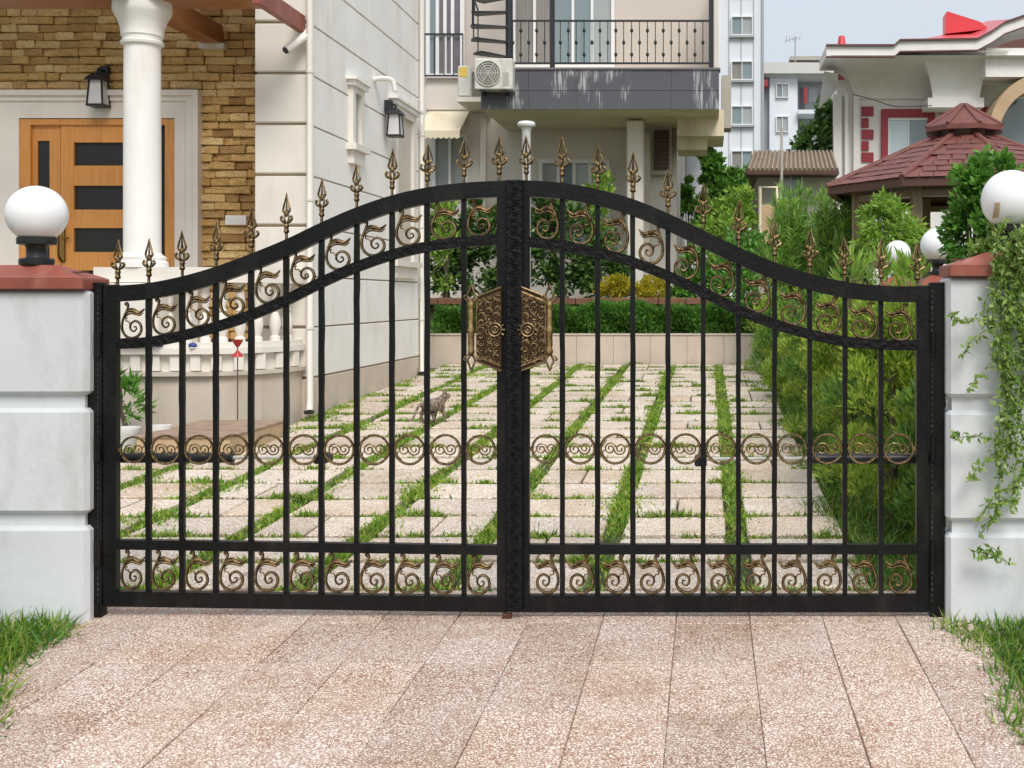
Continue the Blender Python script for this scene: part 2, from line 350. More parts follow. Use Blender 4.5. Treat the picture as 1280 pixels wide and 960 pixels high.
def sphere_pts(n, fill=.5):
    v = RNG.normal(size=(n, 3)); v /= np.linalg.norm(v, axis=1, keepdims=True)
    return v, v * (RNG.random((n, 1)) ** fill)
def crown(blobs, n, L, W, clump=.35, kcl=40, up=.3, out=1., rnd=.7, droop=0., shell=.35):
    """blobs: (centre, radii, weight); leaves gathered in clumps spread through the volume"""
    C = []; D = []; tw = sum(b[2] for b in blobs)
    for c, r, wt in blobs:
        k = max(3, int(kcl * wt / tw)); m = int(n * wt / tw); r = np.array(r); c = np.array(c)
        _, cp = sphere_pts(k, shell); cc = c + cp * r
        idx = RNG.integers(0, k, m); _, q = sphere_pts(m, .6)
        sz = (RNG.random(k) * .7 + .65)[idx][:, None]
        p = cc[idx] + q * r.mean() * clump * sz
        o = (p - c) / r; o /= np.linalg.norm(o, axis=1, keepdims=True) + 1e-6
        C.append(p); D.append(o * out + np.array([0, 0, up]) + RNG.normal(size=(m, 3)) * rnd)
    C = np.vstack(C); D = np.vstack(D); s = RNG.random(len(C)) * .6 + .7
    return quads(C, D, L * s, W * s, droop)
def plant(name, label, cat, base, blobs, n, L, W, m, group=None, trunk=.05, limbs=5, leafname='crown', **k):
    t = T(name, label, cat, base, group)
    me = leafmesh(leafname, crown(blobs, n, L, W, **k), M[m], base); link(leafname, me, t)
    mb = MB(); top = max(blobs, key=lambda b: b[0][2])[0]; b0 = Vector(base)
    mid = b0.lerp(Vector(top), .45)
    mb.tube([b0 - Vector((0, 0, .05)), b0.lerp(mid, .5) + Vector((.02, .01, 0)), mid, Vector(top)], [trunk * 1.2, trunk, trunk * .8, trunk * .25], 7)
    for i in range(limbs):
        bl = random.choice(blobs); a = random.random() * 6.28
        e = Vector(bl[0]) + Vector((math.cos(a) * bl[1][0] * .6, math.sin(a) * bl[1][1] * .6, bl[1][2] * random.uniform(-.1, .6)))
        s0 = b0.lerp(mid, random.uniform(.3, 1)); mb.tube([s0, s0.lerp(e, .5) + Vector((0, 0, .08)), e], [trunk * .5, trunk * .35, trunk * .12], 5)
    mb.build('trunk', M['bark'], t, True)
    return t

# ================================================================== THE SETTING
mb = MB()
Ys = [-60, -6, 3.85, 14.0, 14.7, 700]; 
vs = []
for x in (-700, -30, 30, 700):
    for y in Ys: vs.append((x, y, zg(y) - .06))
fs = []
n = len(Ys)
for i in range(3):
    for j in range(n - 1): fs.append((i * n + j, (i + 1) * n + j, (i + 1) * n + j + 1, i * n + j + 1))
mb.add(vs, fs).build('ground', M['earth'], kind='structure')
def sheet(x0, x1, y0, y1, dz, k=1):
    b = MB(); b.add([(x0, y0, zg(y0) + dz), (x1, y0, zg(y0) + dz), (x1, y1, zg(y1) + dz), (x0, y1, zg(y1) + dz)], [(0, 1, 2, 3)]); return b
XL = [.17 - .77 * i for i in range(6)]                  # grass lanes between the paver columns
forecourt = sheet(-2.99, 1.27, 1.3, 4.146, -.012).build('forecourt', M['joint'], kind='structure')
dw = sheet(-4.42, .90, 4.146, 13.5, -.040); dw.add([(x, y, zg(y) - .040) for x, y in ((-7.2, 4.146), (-4.42, 4.146), (-4.42, 7.9), (-7.2, 7.9))], [(0, 1, 2, 3)])
driveway = dw.build('driveway', M['soil'], kind='structure')
TILT = math.atan(SL / KD)
tiles = [MB().box(-.1732, .1732, -.1866 * KD, .1866 * KD, -.035, 0, .0025).mesh('tile', M['chips']) for _ in range(1)]
for r in range(7):
    y = 3.393 + .375 * (1 - r) + .1875
    for c in range(12):
        x = .199 + .35 * (c - 9) + .175
        link('tile', tiles[0], forecourt, (x + random.uniform(-.0015, .0015), y, zg(y) + random.uniform(-.002, .002)), (TILT + random.uniform(-.004, .004), random.uniform(-.004, .004), 0))
pv = MB().box(-.322, .322, -.172 * KD, .172 * KD, -.05, .004, .008).mesh('paver', M['paver'])
pvh = MB().box(-.156, .156, -.172 * KD, .172 * KD, -.05, .004, .008).mesh('paver_half', M['paver'])
xc = [.545] + [XL[i] - .385 for i in range(6)] + [XL[5] - .385 - .77 * i for i in (1, 2, 3)]
ROW0, RP = 4.153, .406
for r in range(23):
    y = ROW0 + RP * (r + .5)
    for i, x in enumerate(xc):
        if i > 6 and (y > 7.9 or (y > 6.8 and x < -4.9)): continue
        j = lambda s: random.uniform(-s, s)
        rot = lambda: (TILT + j(.012), j(.012), j(.012))
        sx = .93 if i == 0 else 1
        if random.random() < .22:
            for s in (-1, 1): link('paver', pvh, driveway, (x + s * .165 * sx, y + j(.005), zg(y) + j(.004)), rot(), (sx, 1, 1))
        else: link('paver', pv, driveway, (x + j(.008), y + j(.006), zg(y) + j(.004)), rot(), (sx, 1, 1))
# raised bed behind the planter
ter = MB().box(-6.6, 6, 14.62, 40, -.2, 1.49).build('terrace', M['earth'], kind='structure')
mb = MB()
for i in range(14): MB().box(-5.4 + i * .5, -4.91 + i * .5, 14.5, 14.64, 1.40, 1.525, .01).build('brick', M['terrared'], ter)

# ================================================================== GATE
GY = 3.85
gx = lambda px: PX(px, GY)
gz = lambda py: PZ(py, GY)
BARL = [186, 228, 270, 314, 358, 402, 446, 490, 534, 580]
BARR = [703, 747, 791, 835, 879, 923, 968, 1012, 1056, 1101]
TOPL = [(132, 356), (148, 357), (186, 354), (228, 346), (270, 334), (314, 318), (358, 300), (402, 279), (446, 260), (490, 245), (534, 235), (580, 229), (636, 226)]
LOWL = [(140, 424), (148, 423), (186, 421), (228, 413), (270, 402), (314, 387), (358, 368), (402, 346), (446, 327), (490, 312), (534, 302), (580, 296), (630, 293)]
TOPR = [(640, 225), (660, 226), (703, 229), (747, 237), (791, 249), (835, 267), (879, 288), (923, 309), (968, 328), (1012, 342), (1056, 352), (1101, 357), (1148, 358), (1160, 358)]
LOWR = [(650, 296), (660, 296), (703, 301), (747, 309), (791, 321), (835, 338), (879, 358), (923, 380), (968, 398), (1012, 411), (1056, 420), (1101, 424), (1152, 425)]
def curve(tab): 
    p = cr([(a, b) for a, b in tab], 6); xs = [q[0] for q in p]; ys = [q[1] for q in p]
    return lambda x: float(np.interp(x, xs, ys))
def crail(tab, th, d, x0, x1):
    f = curve(tab); mb = MB(); N = 60; vs = []
    for i in range(N + 1):
        x = x0 + (x1 - x0) * i / N; s = abs(f(x + 3) - f(x - 3)) / 6; t = th * math.sqrt(1 + s * s); y = f(x)
        X = gx(x); z1 = gz(y); z0 = gz(y + t)
        vs += [(X, GY - d, z0), (X, GY - d, z1), (X, GY + d, z1), (X, GY + d, z0)]
    fs = [(i * 4 + k, i * 4 + (k + 1) % 4, (i + 1) * 4 + (k + 1) % 4, (i + 1) * 4 + k) for i in range(N) for k in range(4)]
    mb.add(vs, fs + [(3, 2, 1, 0), tuple(N * 4 + k for k in range(4))]); return mb
U = 1 / 260.0                                            # one gate pixel in metres
# scroll with acanthus leaf, in gate pixels, origin at its foot's middle
def scroll_mesh(flip):
    mb = MB(); s = -1 if flip else 1
    def q(pts): return [(s * (x - 18.2) * U, 0, (y - 24) * U) for x, y in pts]
    stem = cr(q([(9.5, 44.5), (7.2, 47.5), (10.5, 48.2), (11.6, 44.5), (9, 37.5), (4.6, 29), (1.8, 20), (2.5, 10.5), (8, 3.2), (16, .8), (24.5, 3.6), (29.6, 11), (28.2, 19.5), (22, 23.8), (15.6, 21.2), (13.6, 14.8), (17.5, 10), (22.2, 12.2), (21.6, 16.4), (19, 15.6)]), 5)
    m = len(stem); mb.tube(stem, [U * (1.1 + .95 * math.sin(math.pi * min(1, i / m * 1.15)) ** .7) for i in range(m)], 6)
    for pts, r in (([(4, 27), (8, 34.5), (14.5, 38.2), (21, 37.2), (27, 35), (32.5, 37.6), (35, 40.2)], 2.2), ([(6, 28), (11, 33), (17, 34.4), (23, 33), (28, 31.6), (33, 34.5)], 1.6), ([(8, 36), (14, 40.4), (20, 39.8), (25, 37.6)], 1.2)):
        p = cr(q(pts), 5); m = len(p); mb.tube(p, [U * r * (.35 + .75 * math.sin(math.pi * (i + 1) / (m + 1))) for i in range(m)], 6)
    p = cr(q([(13.8, 18), (11.6, 23.5), (8.2, 24), (7.6, 27.4), (10, 28.2)]), 4); mb.tube(p, U * .95, 5)
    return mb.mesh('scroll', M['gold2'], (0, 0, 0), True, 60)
SCL, SCR = scroll_mesh(False), scroll_mesh(True)
def ring_mesh():
    mb = MB(); N = 28
    p = [(18.2 * U * math.cos(2 * math.pi * i / N), 0, 18.2 * U * math.sin(2 * math.pi * i / N)) for i in range(N + 1)]
    mb.tube(p, U * 1.7, 6, False)
    def sp(cx, cz, a0, r0, r1, turns, d):
        return [((cx + (r0 + (r1 - r0) * i / 24) * math.cos(a0 + d * turns * 6.283 * i / 24)) * U, 0, (cz + (r0 + (r1 - r0) * i / 24) * math.sin(a0 + d * turns * 6.283 * i / 24)) * U) for i in range(25)]
    mb.tube(sp(-6.2, 0, .2, 8, 1.6, 1.6, 1), U * 1.05, 5); mb.tube(sp(6.2, .4, math.pi + .2, 8, 1.6, 1.6, 1), U * 1.05, 5)
    mb.tube(cr([(-13.8 * U, 0, -2 * U), (-15.5 * U, 0, -7 * U), (-10 * U, 0, -13 * U)], 5), U * .9, 5)
    mb.tube(cr([(13.8 * U, 0, 2 * U), (16.2 * U, 0, 6 * U)], 5), U * .9, 5)
    for s in (-1, 1): mb.box(s * 18 * U, s * 22 * U, -.006, .006, -.009, .009)
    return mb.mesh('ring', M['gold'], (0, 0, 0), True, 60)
RING = ring_mesh()
def finial_mesh():
    mb = MB(); k = U
    mb.lathe([(2.1 * k, -2 * k), (2.1 * k, 9 * k), (3.6 * k, 10 * k), (4.2 * k, 11.5 * k), (3.4 * k, 13 * k), (3.1 * k, 16 * k), (4.1 * k, 17.5 * k), (3.6 * k, 19 * k), (2.2 * k, 21 * k)], (0, 0, 0), 10)
    for s in (-1, 1):
        mb.tube(cr([(0, 0, 20 * k), (s * 4.5 * k, 0, 22.5 * k), (s * 8.2 * k, 0, 24 * k), (s * 10.8 * k, 0, 27.5 * k), (s * 8.8 * k, 0, 29.8 * k), (s * 7.4 * k, 0, 27.8 * k)], 4), [1.9 * k] * 12 + [1.3 * k] * 9, 5)
        mb.tube(cr([(s * 1 * k, 0, 21 * k), (s * 4 * k, 0, 26.5 * k), (s * 3.2 * k, 0, 31 * k), (s * 1.4 * k, 0, 34 * k), (s * 4.2 * k, 0, 36 * k)], 4), 1.35 * k, 5)
        mb.tube(cr([(0, s * 1.5 * k, 20 * k), (0, s * 4.5 * k, 24 * k), (0, s * 4 * k, 29 * k)], 4), 1.3 * k, 5)
        # spear head: open blades meeting at the tip
        mb.tube(cr([(s * 3 * k, 0, 33.5 * k), (s * 6.2 * k, 0, 37 * k), (s * 4.6 * k, 0, 43 * k), (s * 2.1 * k, 0, 50 * k), (0, 0, 58 * k)], 4), [1.9 * k, 1.9 * k, 1.8 * k, 1.8 * k, 1.7 * k, 1.7 * k, 1.6 * k, 1.6 * k, 1.5 * k, 1.4 * k, 1.3 * k, 1.2 * k, 1.1 * k, 1.0 * k, .9 * k, .8 * k, .4 * k], 5)
    mb.add([(0, -2.2 * k, 36 * k), (2.3 * k, 0, 36 * k), (0, 2.2 * k, 36 * k), (-2.3 * k, 0, 36 * k), (0, 0, 60.5 * k), (0, 0, 32.5 * k)], [(0, 1, 4), (1, 2, 4), (2, 3, 4), (3, 0, 4), (1, 0, 5), (2, 1, 5), (3, 2, 5), (0, 3, 5)])
    mb.lathe([(1.6 * k, 29 * k), (3.3 * k, 32 * k), (2.6 * k, 34.5 * k), (1.5 * k, 36 * k)], (0, 0, 0), 8)
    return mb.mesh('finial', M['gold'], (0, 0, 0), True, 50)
FIN = finial_mesh()
def plate(leaf, s, px_in, px_out, px_col):
    pb = link('lock_plate', MB().prism([(gx(px_in), gz(359)), (gx(px_out), gz(371)), (gx(px_out), gz(451)), (gx(px_in), gz(463))][::(1 if s < 0 else -1)], GY - .052, GY - .044).mesh('lock_plate', M['reliefback'], WL[leaf.name]), leaf)
    y = GY - .055; sp = MB()
    def line(pts, r=1.2, nn=5): sp.tube(cr([(gx(a), y, gz(b)) for a, b in pts], 4), U * r, nn)
    for t0, t1 in ((359, 371), (365, 377), (463, 451), (457, 445)): line([(px_in, t0), ((px_in + px_out) / 2, (t0 + t1) / 2), (px_out, t1)], 1.3)
    line([(px_out, 371), (px_out, 411), (px_out, 451)], 1.3)
    def vol(cx, cy, r, a0, d, turns=1.4):
        p = [(gx(cx + r * (1 - .8 * i / 14) * math.cos(a0 + d * turns * 6.283 * i / 14)), y, gz(cy + r * (1 - .8 * i / 14) * math.sin(a0 + d * turns * 6.283 * i / 14))) for i in range(15)]
        sp.tube(p, [U * (1.25 - .5 * i / 14) for i in range(15)], 4)
    wd = px_out - px_in
    for i, fx in enumerate((.18, .52, .84)):
        for j in range(9):
            cy = 377 + j * 8.5; cx = px_in + wd * fx
            if fx < .4 and 398 < cy < 424: continue
            vol(cx + random.uniform(-1, 1), cy + (3 if i % 2 else 0), 4.4, random.random() * 6, 1 if (i + j) % 2 else -1)
    for j in range(12): vol(px_in + wd * (j % 6 + .5) / 6, (368 if j < 6 else 454) + (1 if j < 6 else -1) * (wd and ((j % 6) + .5) / 6 * 10), 2.6, random.random() * 6, 1, 1.1)
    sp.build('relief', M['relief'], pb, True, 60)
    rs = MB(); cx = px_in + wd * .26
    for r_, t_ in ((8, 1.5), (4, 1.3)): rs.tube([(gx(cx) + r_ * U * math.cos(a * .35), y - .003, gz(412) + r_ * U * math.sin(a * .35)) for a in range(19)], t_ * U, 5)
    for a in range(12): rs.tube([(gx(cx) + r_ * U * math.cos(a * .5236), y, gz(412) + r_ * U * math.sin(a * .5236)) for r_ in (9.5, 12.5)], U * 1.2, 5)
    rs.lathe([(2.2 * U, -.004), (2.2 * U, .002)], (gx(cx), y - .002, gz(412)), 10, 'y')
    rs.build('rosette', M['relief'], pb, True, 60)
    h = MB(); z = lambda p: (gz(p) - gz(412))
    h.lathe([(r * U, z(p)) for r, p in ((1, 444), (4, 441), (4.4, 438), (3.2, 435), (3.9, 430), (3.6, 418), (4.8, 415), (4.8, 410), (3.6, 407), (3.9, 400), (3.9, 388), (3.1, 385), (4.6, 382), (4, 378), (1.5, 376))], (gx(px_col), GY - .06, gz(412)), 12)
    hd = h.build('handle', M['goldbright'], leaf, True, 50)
    for dz, base in ((-1, 377), (1, 442)):
        f = MB(); tip = base + dz * 21
        for sx in (-1, 1):
            f.tube(cr([(gx(px_col), GY - .058, gz(base)), (gx(px_col + sx * 4.5), GY - .058, gz(base + dz * 7)), (gx(px_col + sx * 2.5), GY - .058, gz(base + dz * 14)), (gx(px_col), GY - .058, gz(tip))], 4), U * 1.3, 5)
            f.tube(cr([(gx(px_col), GY - .058, gz(base)), (gx(px_col + sx * 6), GY - .058, gz(base + dz * 2)), (gx(px_col + sx * 9), GY - .058, gz(base + dz * 6)), (gx(px_col + sx * 6.5), GY - .058, gz(base + dz * 8))], 4), U * 1.2, 5)
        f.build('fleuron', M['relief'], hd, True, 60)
def leaf_build(left):
    if left:
        lf = T('gate_leaf', 'black iron arched gate leaf hinged beside the bare white pillar, gilt scrolls and spear finials', 'gate', (gx(140), GY, gz(764)), 'leaves of the double driveway gate')
        bars, top, low, sx0, sx1 = BARL, TOPL, LOWL, 148, 622
        mid = lambda x: (674 + 7 * (x - 148) / 474, 686 + 7 * (x - 148) / 474); bot = lambda x: (738 + 7 * (x - 148) / 474, 757 + 7 * (x - 148) / 474)
        stiles = ((131.5, 148, 356, 757), (622, 635, 227, 764)); rails = (140, 636)
    else:
        lf = T('gate_leaf', 'black iron arched gate leaf hinged beside the vine-hung pillar, with brown drop bolt', 'gate', (gx(1152), GY, gz(764)), 'leaves of the double driveway gate')
        bars, top, low, sx0, sx1 = BARR, TOPR, LOWR, 662, 1145
        mid = lambda x: (680, 692); bot = lambda x: (743, 764)
        stiles = ((645, 662, 227, 764), (1145, 1160, 357, 764)); rails = (645, 1159.5)
    for a, b, c, d in stiles: MB().box(gx(a), gx(b), GY - .024, GY + .024, gz(c), gz(d), .003).build('stile', M['iron'], lf)
    crail(top, 20, .026, rails[0], rails[1]).build('top_rail', M['iron'], lf)
    crail(low, 13, .02, rails[0] + 4, rails[1] - 4).build('curved_rail', M['iron_emb'], lf)
    for nm, f, d in (('middle_rail', mid, .02), ('bottom_rail', bot, .0225)):
        m_ = MB(); a0, b0 = f(sx0); a1, b1 = f(sx1); x0, x1 = gx(sx0 - 2), gx(sx1 + 2)
        m_.add([(x0, GY - d, gz(b0)), (x1, GY - d, gz(b1)), (x1, GY + d, gz(b1)), (x0, GY + d, gz(b0)), (x0, GY - d, gz(a0)), (x1, GY - d, gz(a1)), (x1, GY + d, gz(a1)), (x0, GY + d, gz(a0))],
               [(0, 3, 2, 1), (4, 5, 6, 7), (0, 1, 5, 4), (1, 2, 6, 5), (2, 3, 7, 6), (3, 0, 4, 7)]).build(nm, M['iron'], lf)
    tf, lw = curve(top), curve(low)
    for b in bars:
        m_ = MB(); N = 22; z1 = gz(tf(b) + 8); z0 = gz(bot(b)[0] + 4)
        pts = [(gx(b) + random.uniform(-.0012, .0012), GY, z0 + (z1 - z0) * i / N) for i in range(N + 1)]
        m_.tube(pts, [.0165 + random.uniform(-.001, .0015) for _ in pts], 4)
        m_.build('bar', M['iron'], lf)
    ed = [sx0] + bars + [sx1]
    fins = ([147] + bars + [624]) if left else ([658] + bars + [1147])
    for b in fins: link('finial', FIN, lf, (gx(b), GY, gz(tf(b) + 1)), (random.uniform(-.03, .03), random.uniform(-.02, .02), random.uniform(-.5, .5)), [.88 * random.uniform(.95, 1.05), .88, random.uniform(.97, 1.05)])
    for a, b in zip(ed[:-1], ed[1:]):
        c = (a + b) / 2; sm = SCL if left else SCR; sc = (b - a) / 43.5
        t0 = tf(c) + 20 + 1; l0 = lw(c) - 0
        j = lambda s=.04: random.uniform(-s, s)
        sl = (tf(c + 8) - tf(c - 8)) / 16
        link('scroll', sm, lf, (gx(c), GY - .004, gz((t0 + l0) / 2 + 1.5)), (0, .35 * math.atan(sl), 0), (.98 * sc, 1, .98 * (l0 - t0) / 48 if 40 < l0 - t0 < 60 else 1.))
        m1, b1 = mid(c)[1], bot(c)[0]
        link('scroll', sm, lf, (gx(c), GY - .004, gz((m1 + b1) / 2)), (0, j(.02), 0), (.98 * sc, 1, 1.0))
        link('ring', RING, lf, (gx(c), GY - .002, gz(561 + (1 if left else 0))), (0, j(.06) + (0 if left else .0), 0), min(1, (b - a - 2) / 41.5))
    if left:
        plate(lf, -1, 629, 599, 592)
    else:
        a = MB().box(gx(634.5), gx(655), GY - .05, GY - .0255, gz(226), gz(762), .004).build('cover_strip', M['iron_emb'], lf)
        e = MB()
        for i in range(66):
            zc = gz(232 + i * 8); s = 1 if i % 2 else -1
            e.tube(cr([(gx(644.5) - s * .018, GY - .051, zc - .012), (gx(644.5) + s * .012, GY - .053, zc - .004), (gx(644.5) + s * .014, GY - .053, zc + .009), (gx(644.5) - s * .004, GY - .052, zc + .008)], 3), .0035, 4)
        e.build('embossing', M['iron_emb'], a, True)
        plate(lf, 1, 654, 684, 689)
        MB().box(gx(629.5), gx(641), GY - .048, GY - .012, gz(778.5), gz(764.5), .004).build('drop_bolt', M['rust'], lf)
    return lf
leaf_build(True); leaf_build(False)
# hinge posts
for (a, b, dx, lb) in ((113, 130.5, 127, 'narrow black iron hinge post bolted to the bare white pillar'), (1161.5, 1180, 1163.5, 'narrow black iron hinge post bolted to the vine-hung pillar')):
    p = T('gate_post', lb, 'post', ((gx(a) + gx(b)) / 2, GY, 0), 'hinge posts of the gate')
    MB().box(gx(a), gx(b), GY - .03, GY + .03, -.03, gz(353), .003).build('shaft', M['iron'], p)
    e = MB()
    for i in range(56): e.box(gx(dx) - .0035, gx(dx) + .0035, GY - .034, GY - .029, gz(362 + i * 7), gz(365.5 + i * 7))
    e.build('rivet_strip', M['iron_worn'], p, kind='stuff')
    for zz in (430, 560, 690):
        MB().lathe([(.014, -.06), (.014, .06)], ((gx(a) + .012) if a > 600 else (gx(b) - .012), GY - .036, gz(zz)), 10).build('hinge', M['iron'], p, True)
    s = 1 if a > 600 else -1; xe = gx(b) if s > 0 else gx(a)
    for zz in (418, 572, 727) if s > 0 else ():
        MB().prism([(xe, gz(zz + 8)), (xe + s * .022, gz(zz)), (xe, gz(zz - 4))][::-s], GY - .06, GY - .032).build('bracket', M['iron_worn'], p)
# swing openers behind the leaves
for lft in (True, False):
    if lft: x0, xm, x1, y0, y1, lb = 118, 292, 408, 572, 571, 'black telescopic gate opener arm behind the leaf beside the bare white pillar'
    else: x0, xm, x1, y0, y1, lb = 1172, 1010, 876, 573, 574, 'black telescopic gate opener arm behind the leaf beside the vine-hung pillar'
    YO = GY + .13; o = T('gate_opener', lb, 'gate opener', (gx(x0), GY, gz(y0)), 'gate opener arms')
    P_ = lambda a, b: (PX(a, GY + .087), YO, PZ(b, GY + .087))
    MB().tube([P_(x0, y0), P_(xm, y0)], .026, 12).build('cylinder', M['black'], o, True, 50)
    MB().tube([P_(xm, y0), P_(x1, y1)], .009, 8).build('rod', M['acwhite'], o, True)
    b = MB(); c = P_(x1, y1); b.box(c[0] - .03, c[0] + .03, GY + .0235, YO + .02, c[2] - .022, c[2] + .022, .006); b.build('end_bracket', M['black'], o)
    c = P_(x0, y0); s = -1 if lft else 1
    MB().box(c[0] - .02, c[0] + .02, GY + .0305, YO + .03, c[2] - .04, c[2] + .03, .006).build('post_bracket', M['black'], o)

# ================================================================== PILLARS, GLOBES
def globe(pos, r, label, group, name='globe_lamp'):
    t = T(name, label, 'lamp', pos, group); x, y, z = pos
    MB().lathe([(.075, 0), (.078, .012), (.078, .028), (.07, .034), (.05, .036)], pos, 20).build('base', M['black'], t, True, 35)
    MB().lathe([(.05, .034), (.046, .05), (.046, .085), (.055, .098)], pos, 20).build('stem', M['black'], t, True, 35)
    MB().lathe([(.055, .096), (.086, .100), (.088, .108), (.088, .132), (.08, .136)], pos, 24).build('collar', M['black'], t, True, 35)
    m_ = MB(); N = 20; pr = []
    a0 = math.acos(-.83)
    for i in range(N + 1):
        a = a0 * (1 - i / N); pr.append((max(.0005, r * math.sin(a)), .133 + r * .83 + r * math.cos(a)))
    m_.lathe(pr, pos, 40).build('globe', M['globe'], t, True, 80)
    return t
def pillar(xin, s, label, centre_px, joints, ztop, wide):
    """xin: X of the edge towards the gate, s: direction away from it"""
    Y0, Y1 = 3.79, 3.93; xo = xin + s * wide
    t = T('gate_pillar', label, 'pillar', ((xin + xo) / 2, (Y0 + Y1) / 2, -.05), 'white pillars carrying the gate', deep=True)
    MB().box(xin + s * .03, xo - s * .03, Y0 + .025, Y1 - .02, -.15, ztop - .004).build('core', M['pillar'], t)
    zb = [ztop] + joints + [None]
    z1 = ztop
    for (a, b) in joints + [(None, None)]:
        z0 = a if a is not None else -.12
        MB().box(xin, xo, Y0, Y1, z0, z1 - .0, .018).build('block', M['pillar'], t)
        z1 = b
    MB().box(xin + s * .004, xo + s * .02, Y0 - .025, Y1 + .01, ztop + .001, ztop + .052, .004).build('cap_slab', M['redtile'], t)
    a, b = sorted((xin + s * .006, xo + s * .018)); y0, y1 = Y0 - .023, Y1 + .008; zz = ztop + .053; h = .065; ins = .19
    m_ = MB().add([(a, y0, zz), (b, y0, zz), (b, y1, zz), (a, y1, zz), (a + ins, (y0 + y1) / 2 - .03, zz + h), (b - ins, (y0 + y1) / 2 - .03, zz + h), (b - ins, (y0 + y1) / 2 + .03, zz + h), (a + ins, (y0 + y1) / 2 + .03, zz + h)],
                  [(0, 1, 5, 4), (1, 2, 6, 5), (2, 3, 7, 6), (3, 0, 4, 7), (4, 5, 6, 7), (3, 2, 1, 0)])
    c = m_.build('cap_tiles', M['redtile'], t)
    MB().box(a + .02, b - .02, y0 + .055, y0 + .065, zz + .026, zz + .034).build('tile_joint', M['maroon'], c)
    return t, zz + h
xi = PX(109, 3.79)
jl = [(PZ(494, 3.79), PZ(511, 3.79)), (PZ(643, 3.79), PZ(659, 3.79))]
pl, zt = pillar(xi, -1, 'clean white block pillar with red tiled cap, grass tuft at its foot', 46, jl, PZ(362, 3.79), .66)
globe((PX(46, 3.86), 3.86, zt + .0), .137, 'white globe lamp on the red cap of the clean white pillar', 'white globe lamps on the boundary pillars')
xi2 = PX(1184, 3.79)
jr = [(PZ(497, 3.79), PZ(514, 3.79)), (PZ(652, 3.79), PZ(668, 3.79))]
pr_, zt2 = pillar(xi2, 1, 'white block pillar with red cap half covered by hanging vine', 1262, jr, PZ(346, 3.79), .66)
globe((PX(1264, 3.86), 3.86, zt2), .145, 'white globe lamp with a brown sticker above the vine-hung pillar', 'white globe lamps on the boundary pillars')
gl = bpy.data.objects[ [o.name for o in bpy.data.objects if o.name.startswith('globe_lamp')][-1] ]
c = Vector((PX(1264, 3.86), 3.86, zt2 + .133 + .145 * .83)); m_ = MB(); vs = []
for j in range(4):
    for i in range(3):
        d = Vector((-.105 + .022 * i / 2 - .0, -math.sqrt(max(0, .1465 ** 2 - (-.105 + .022 * i / 2) ** 2 - (-.02 - .07 * j / 3) ** 2)), -.02 - .07 * j / 3)); vs.append(c + d)
m_.add(vs, [(j * 3 + i, j * 3 + i + 1, (j + 1) * 3 + i + 1, (j + 1) * 3 + i) for j in range(3) for i in range(2)]).build('sticker', M['tan'], gl)
# side boundary wall with further globe pillars
WX = 2.0
bw = T('boundary_wall', 'low white garden wall running back along the conifer hedge', 'wall', (2.2, 9, zg(9)), deep=True)
MB().box(2.10, 2.28, 4.6, 16.3, -.1, 1.25).build('wall_body', M['pillar'], bw)
MB().box(2.06, 2.32, 4.6, 16.3, 1.251, 1.31, .008).build('coping', M['redtile'], bw)
for (px, py, Y, lb) in ((1172, 300, 6.9, 'large globe lamp on the low garden wall beside the glossy shrub'), (1122, 312, 9.0, 'globe lamp on the low garden wall before the gazebo posts'), (1083, 326, 11.2, 'globe lamp half hidden by lime leaves on the low garden wall'), (1056, 333, 13.0, 'small globe lamp behind leaves on the low garden wall'), (1033, 337, 15.0, 'farthest small globe lamp on the low garden wall')):
    x = 2.2 if px != 1172 else PX(px, Y); x = PX(px, Y)
    ztop = PZ(py, Y) - .12 - .133 - .12
    wp = T('wall_pillar', 'short white pillar with red cap under ' + ('the ' + lb.split(' on ')[0].replace('half hidden by', 'behind')), 'pillar', (x, Y, zg(Y)), 'short pillars of the garden wall')
    MB().box(x - .17, x + .17, Y - .17, Y + .17, -.1, ztop - .052, .012).build('shaft', M['pillar'], wp)
    a, b = x - .2, x + .2; y0, y1 = Y - .2, Y + .2; zz = ztop - .05
    MB().add([(a, y0, zz), (b, y0, zz), (b, y1, zz), (a, y1, zz), (a, y0, zz + .03), (b, y0, zz + .03), (b, y1, zz + .03), (a, y1, zz + .03), (x - .06, Y - .06, zz + .12), (x + .06, Y - .06, zz + .12), (x + .06, Y + .06, zz + .12), (x - .06, Y + .06, zz + .12)],
             [(3, 2, 1, 0), (0, 1, 5, 4), (1, 2, 6, 5), (2, 3, 7, 6), (3, 0, 4, 7), (4, 5, 9, 8), (5, 6, 10, 9), (6, 7, 11, 10), (7, 4, 8, 11), (8, 9, 10, 11)]).build('cap', M['redtile'], wp)
    globe((x, Y, zz + .119), .15, lb, 'globe lamps along the low garden wall')

# ================================================================== WHITE HOUSE WITH PORCH
HX, HY0, HY1, WY = -4.40, 8.8, 12.2, 9.6
h = T('white_house', 'white house with stone clad porch, orange wooden door and fluted column', 'house', (-6, 9.5, .2), deep=True)
MB().box(-4.97, HX - .03, HY0 + .03, HY1, -.1, 6.6).box(-13, -4.97, WY + .06, HY1 - .02, -.1, 6.6).build('wall', M['groove'], h)
zs = [4.56 + .56 * k for k in range(3, -8, -1)]          # board joints from the roof down
for a, b in zip(zs[:-1], zs[1:]):
    if b < .6: break
    MB().box(HX - .035, HX, HY0 + .095, HY1, b + .010, a - .008, .006).build('wall_board', M['white'], h)
    MB().box(-4.99, HX + .005, HY0, HY0 + .09, b + .018, a - .012, .012).build('quoin', M['quoin'], h)
for i in range(5): MB().box(HX - .035, HX + .008, HY0 + .095 + .66 * i, HY0 + .75 + .66 * i, -.1, .63, .004).build('plinth_slab', M['creamtile'], h)
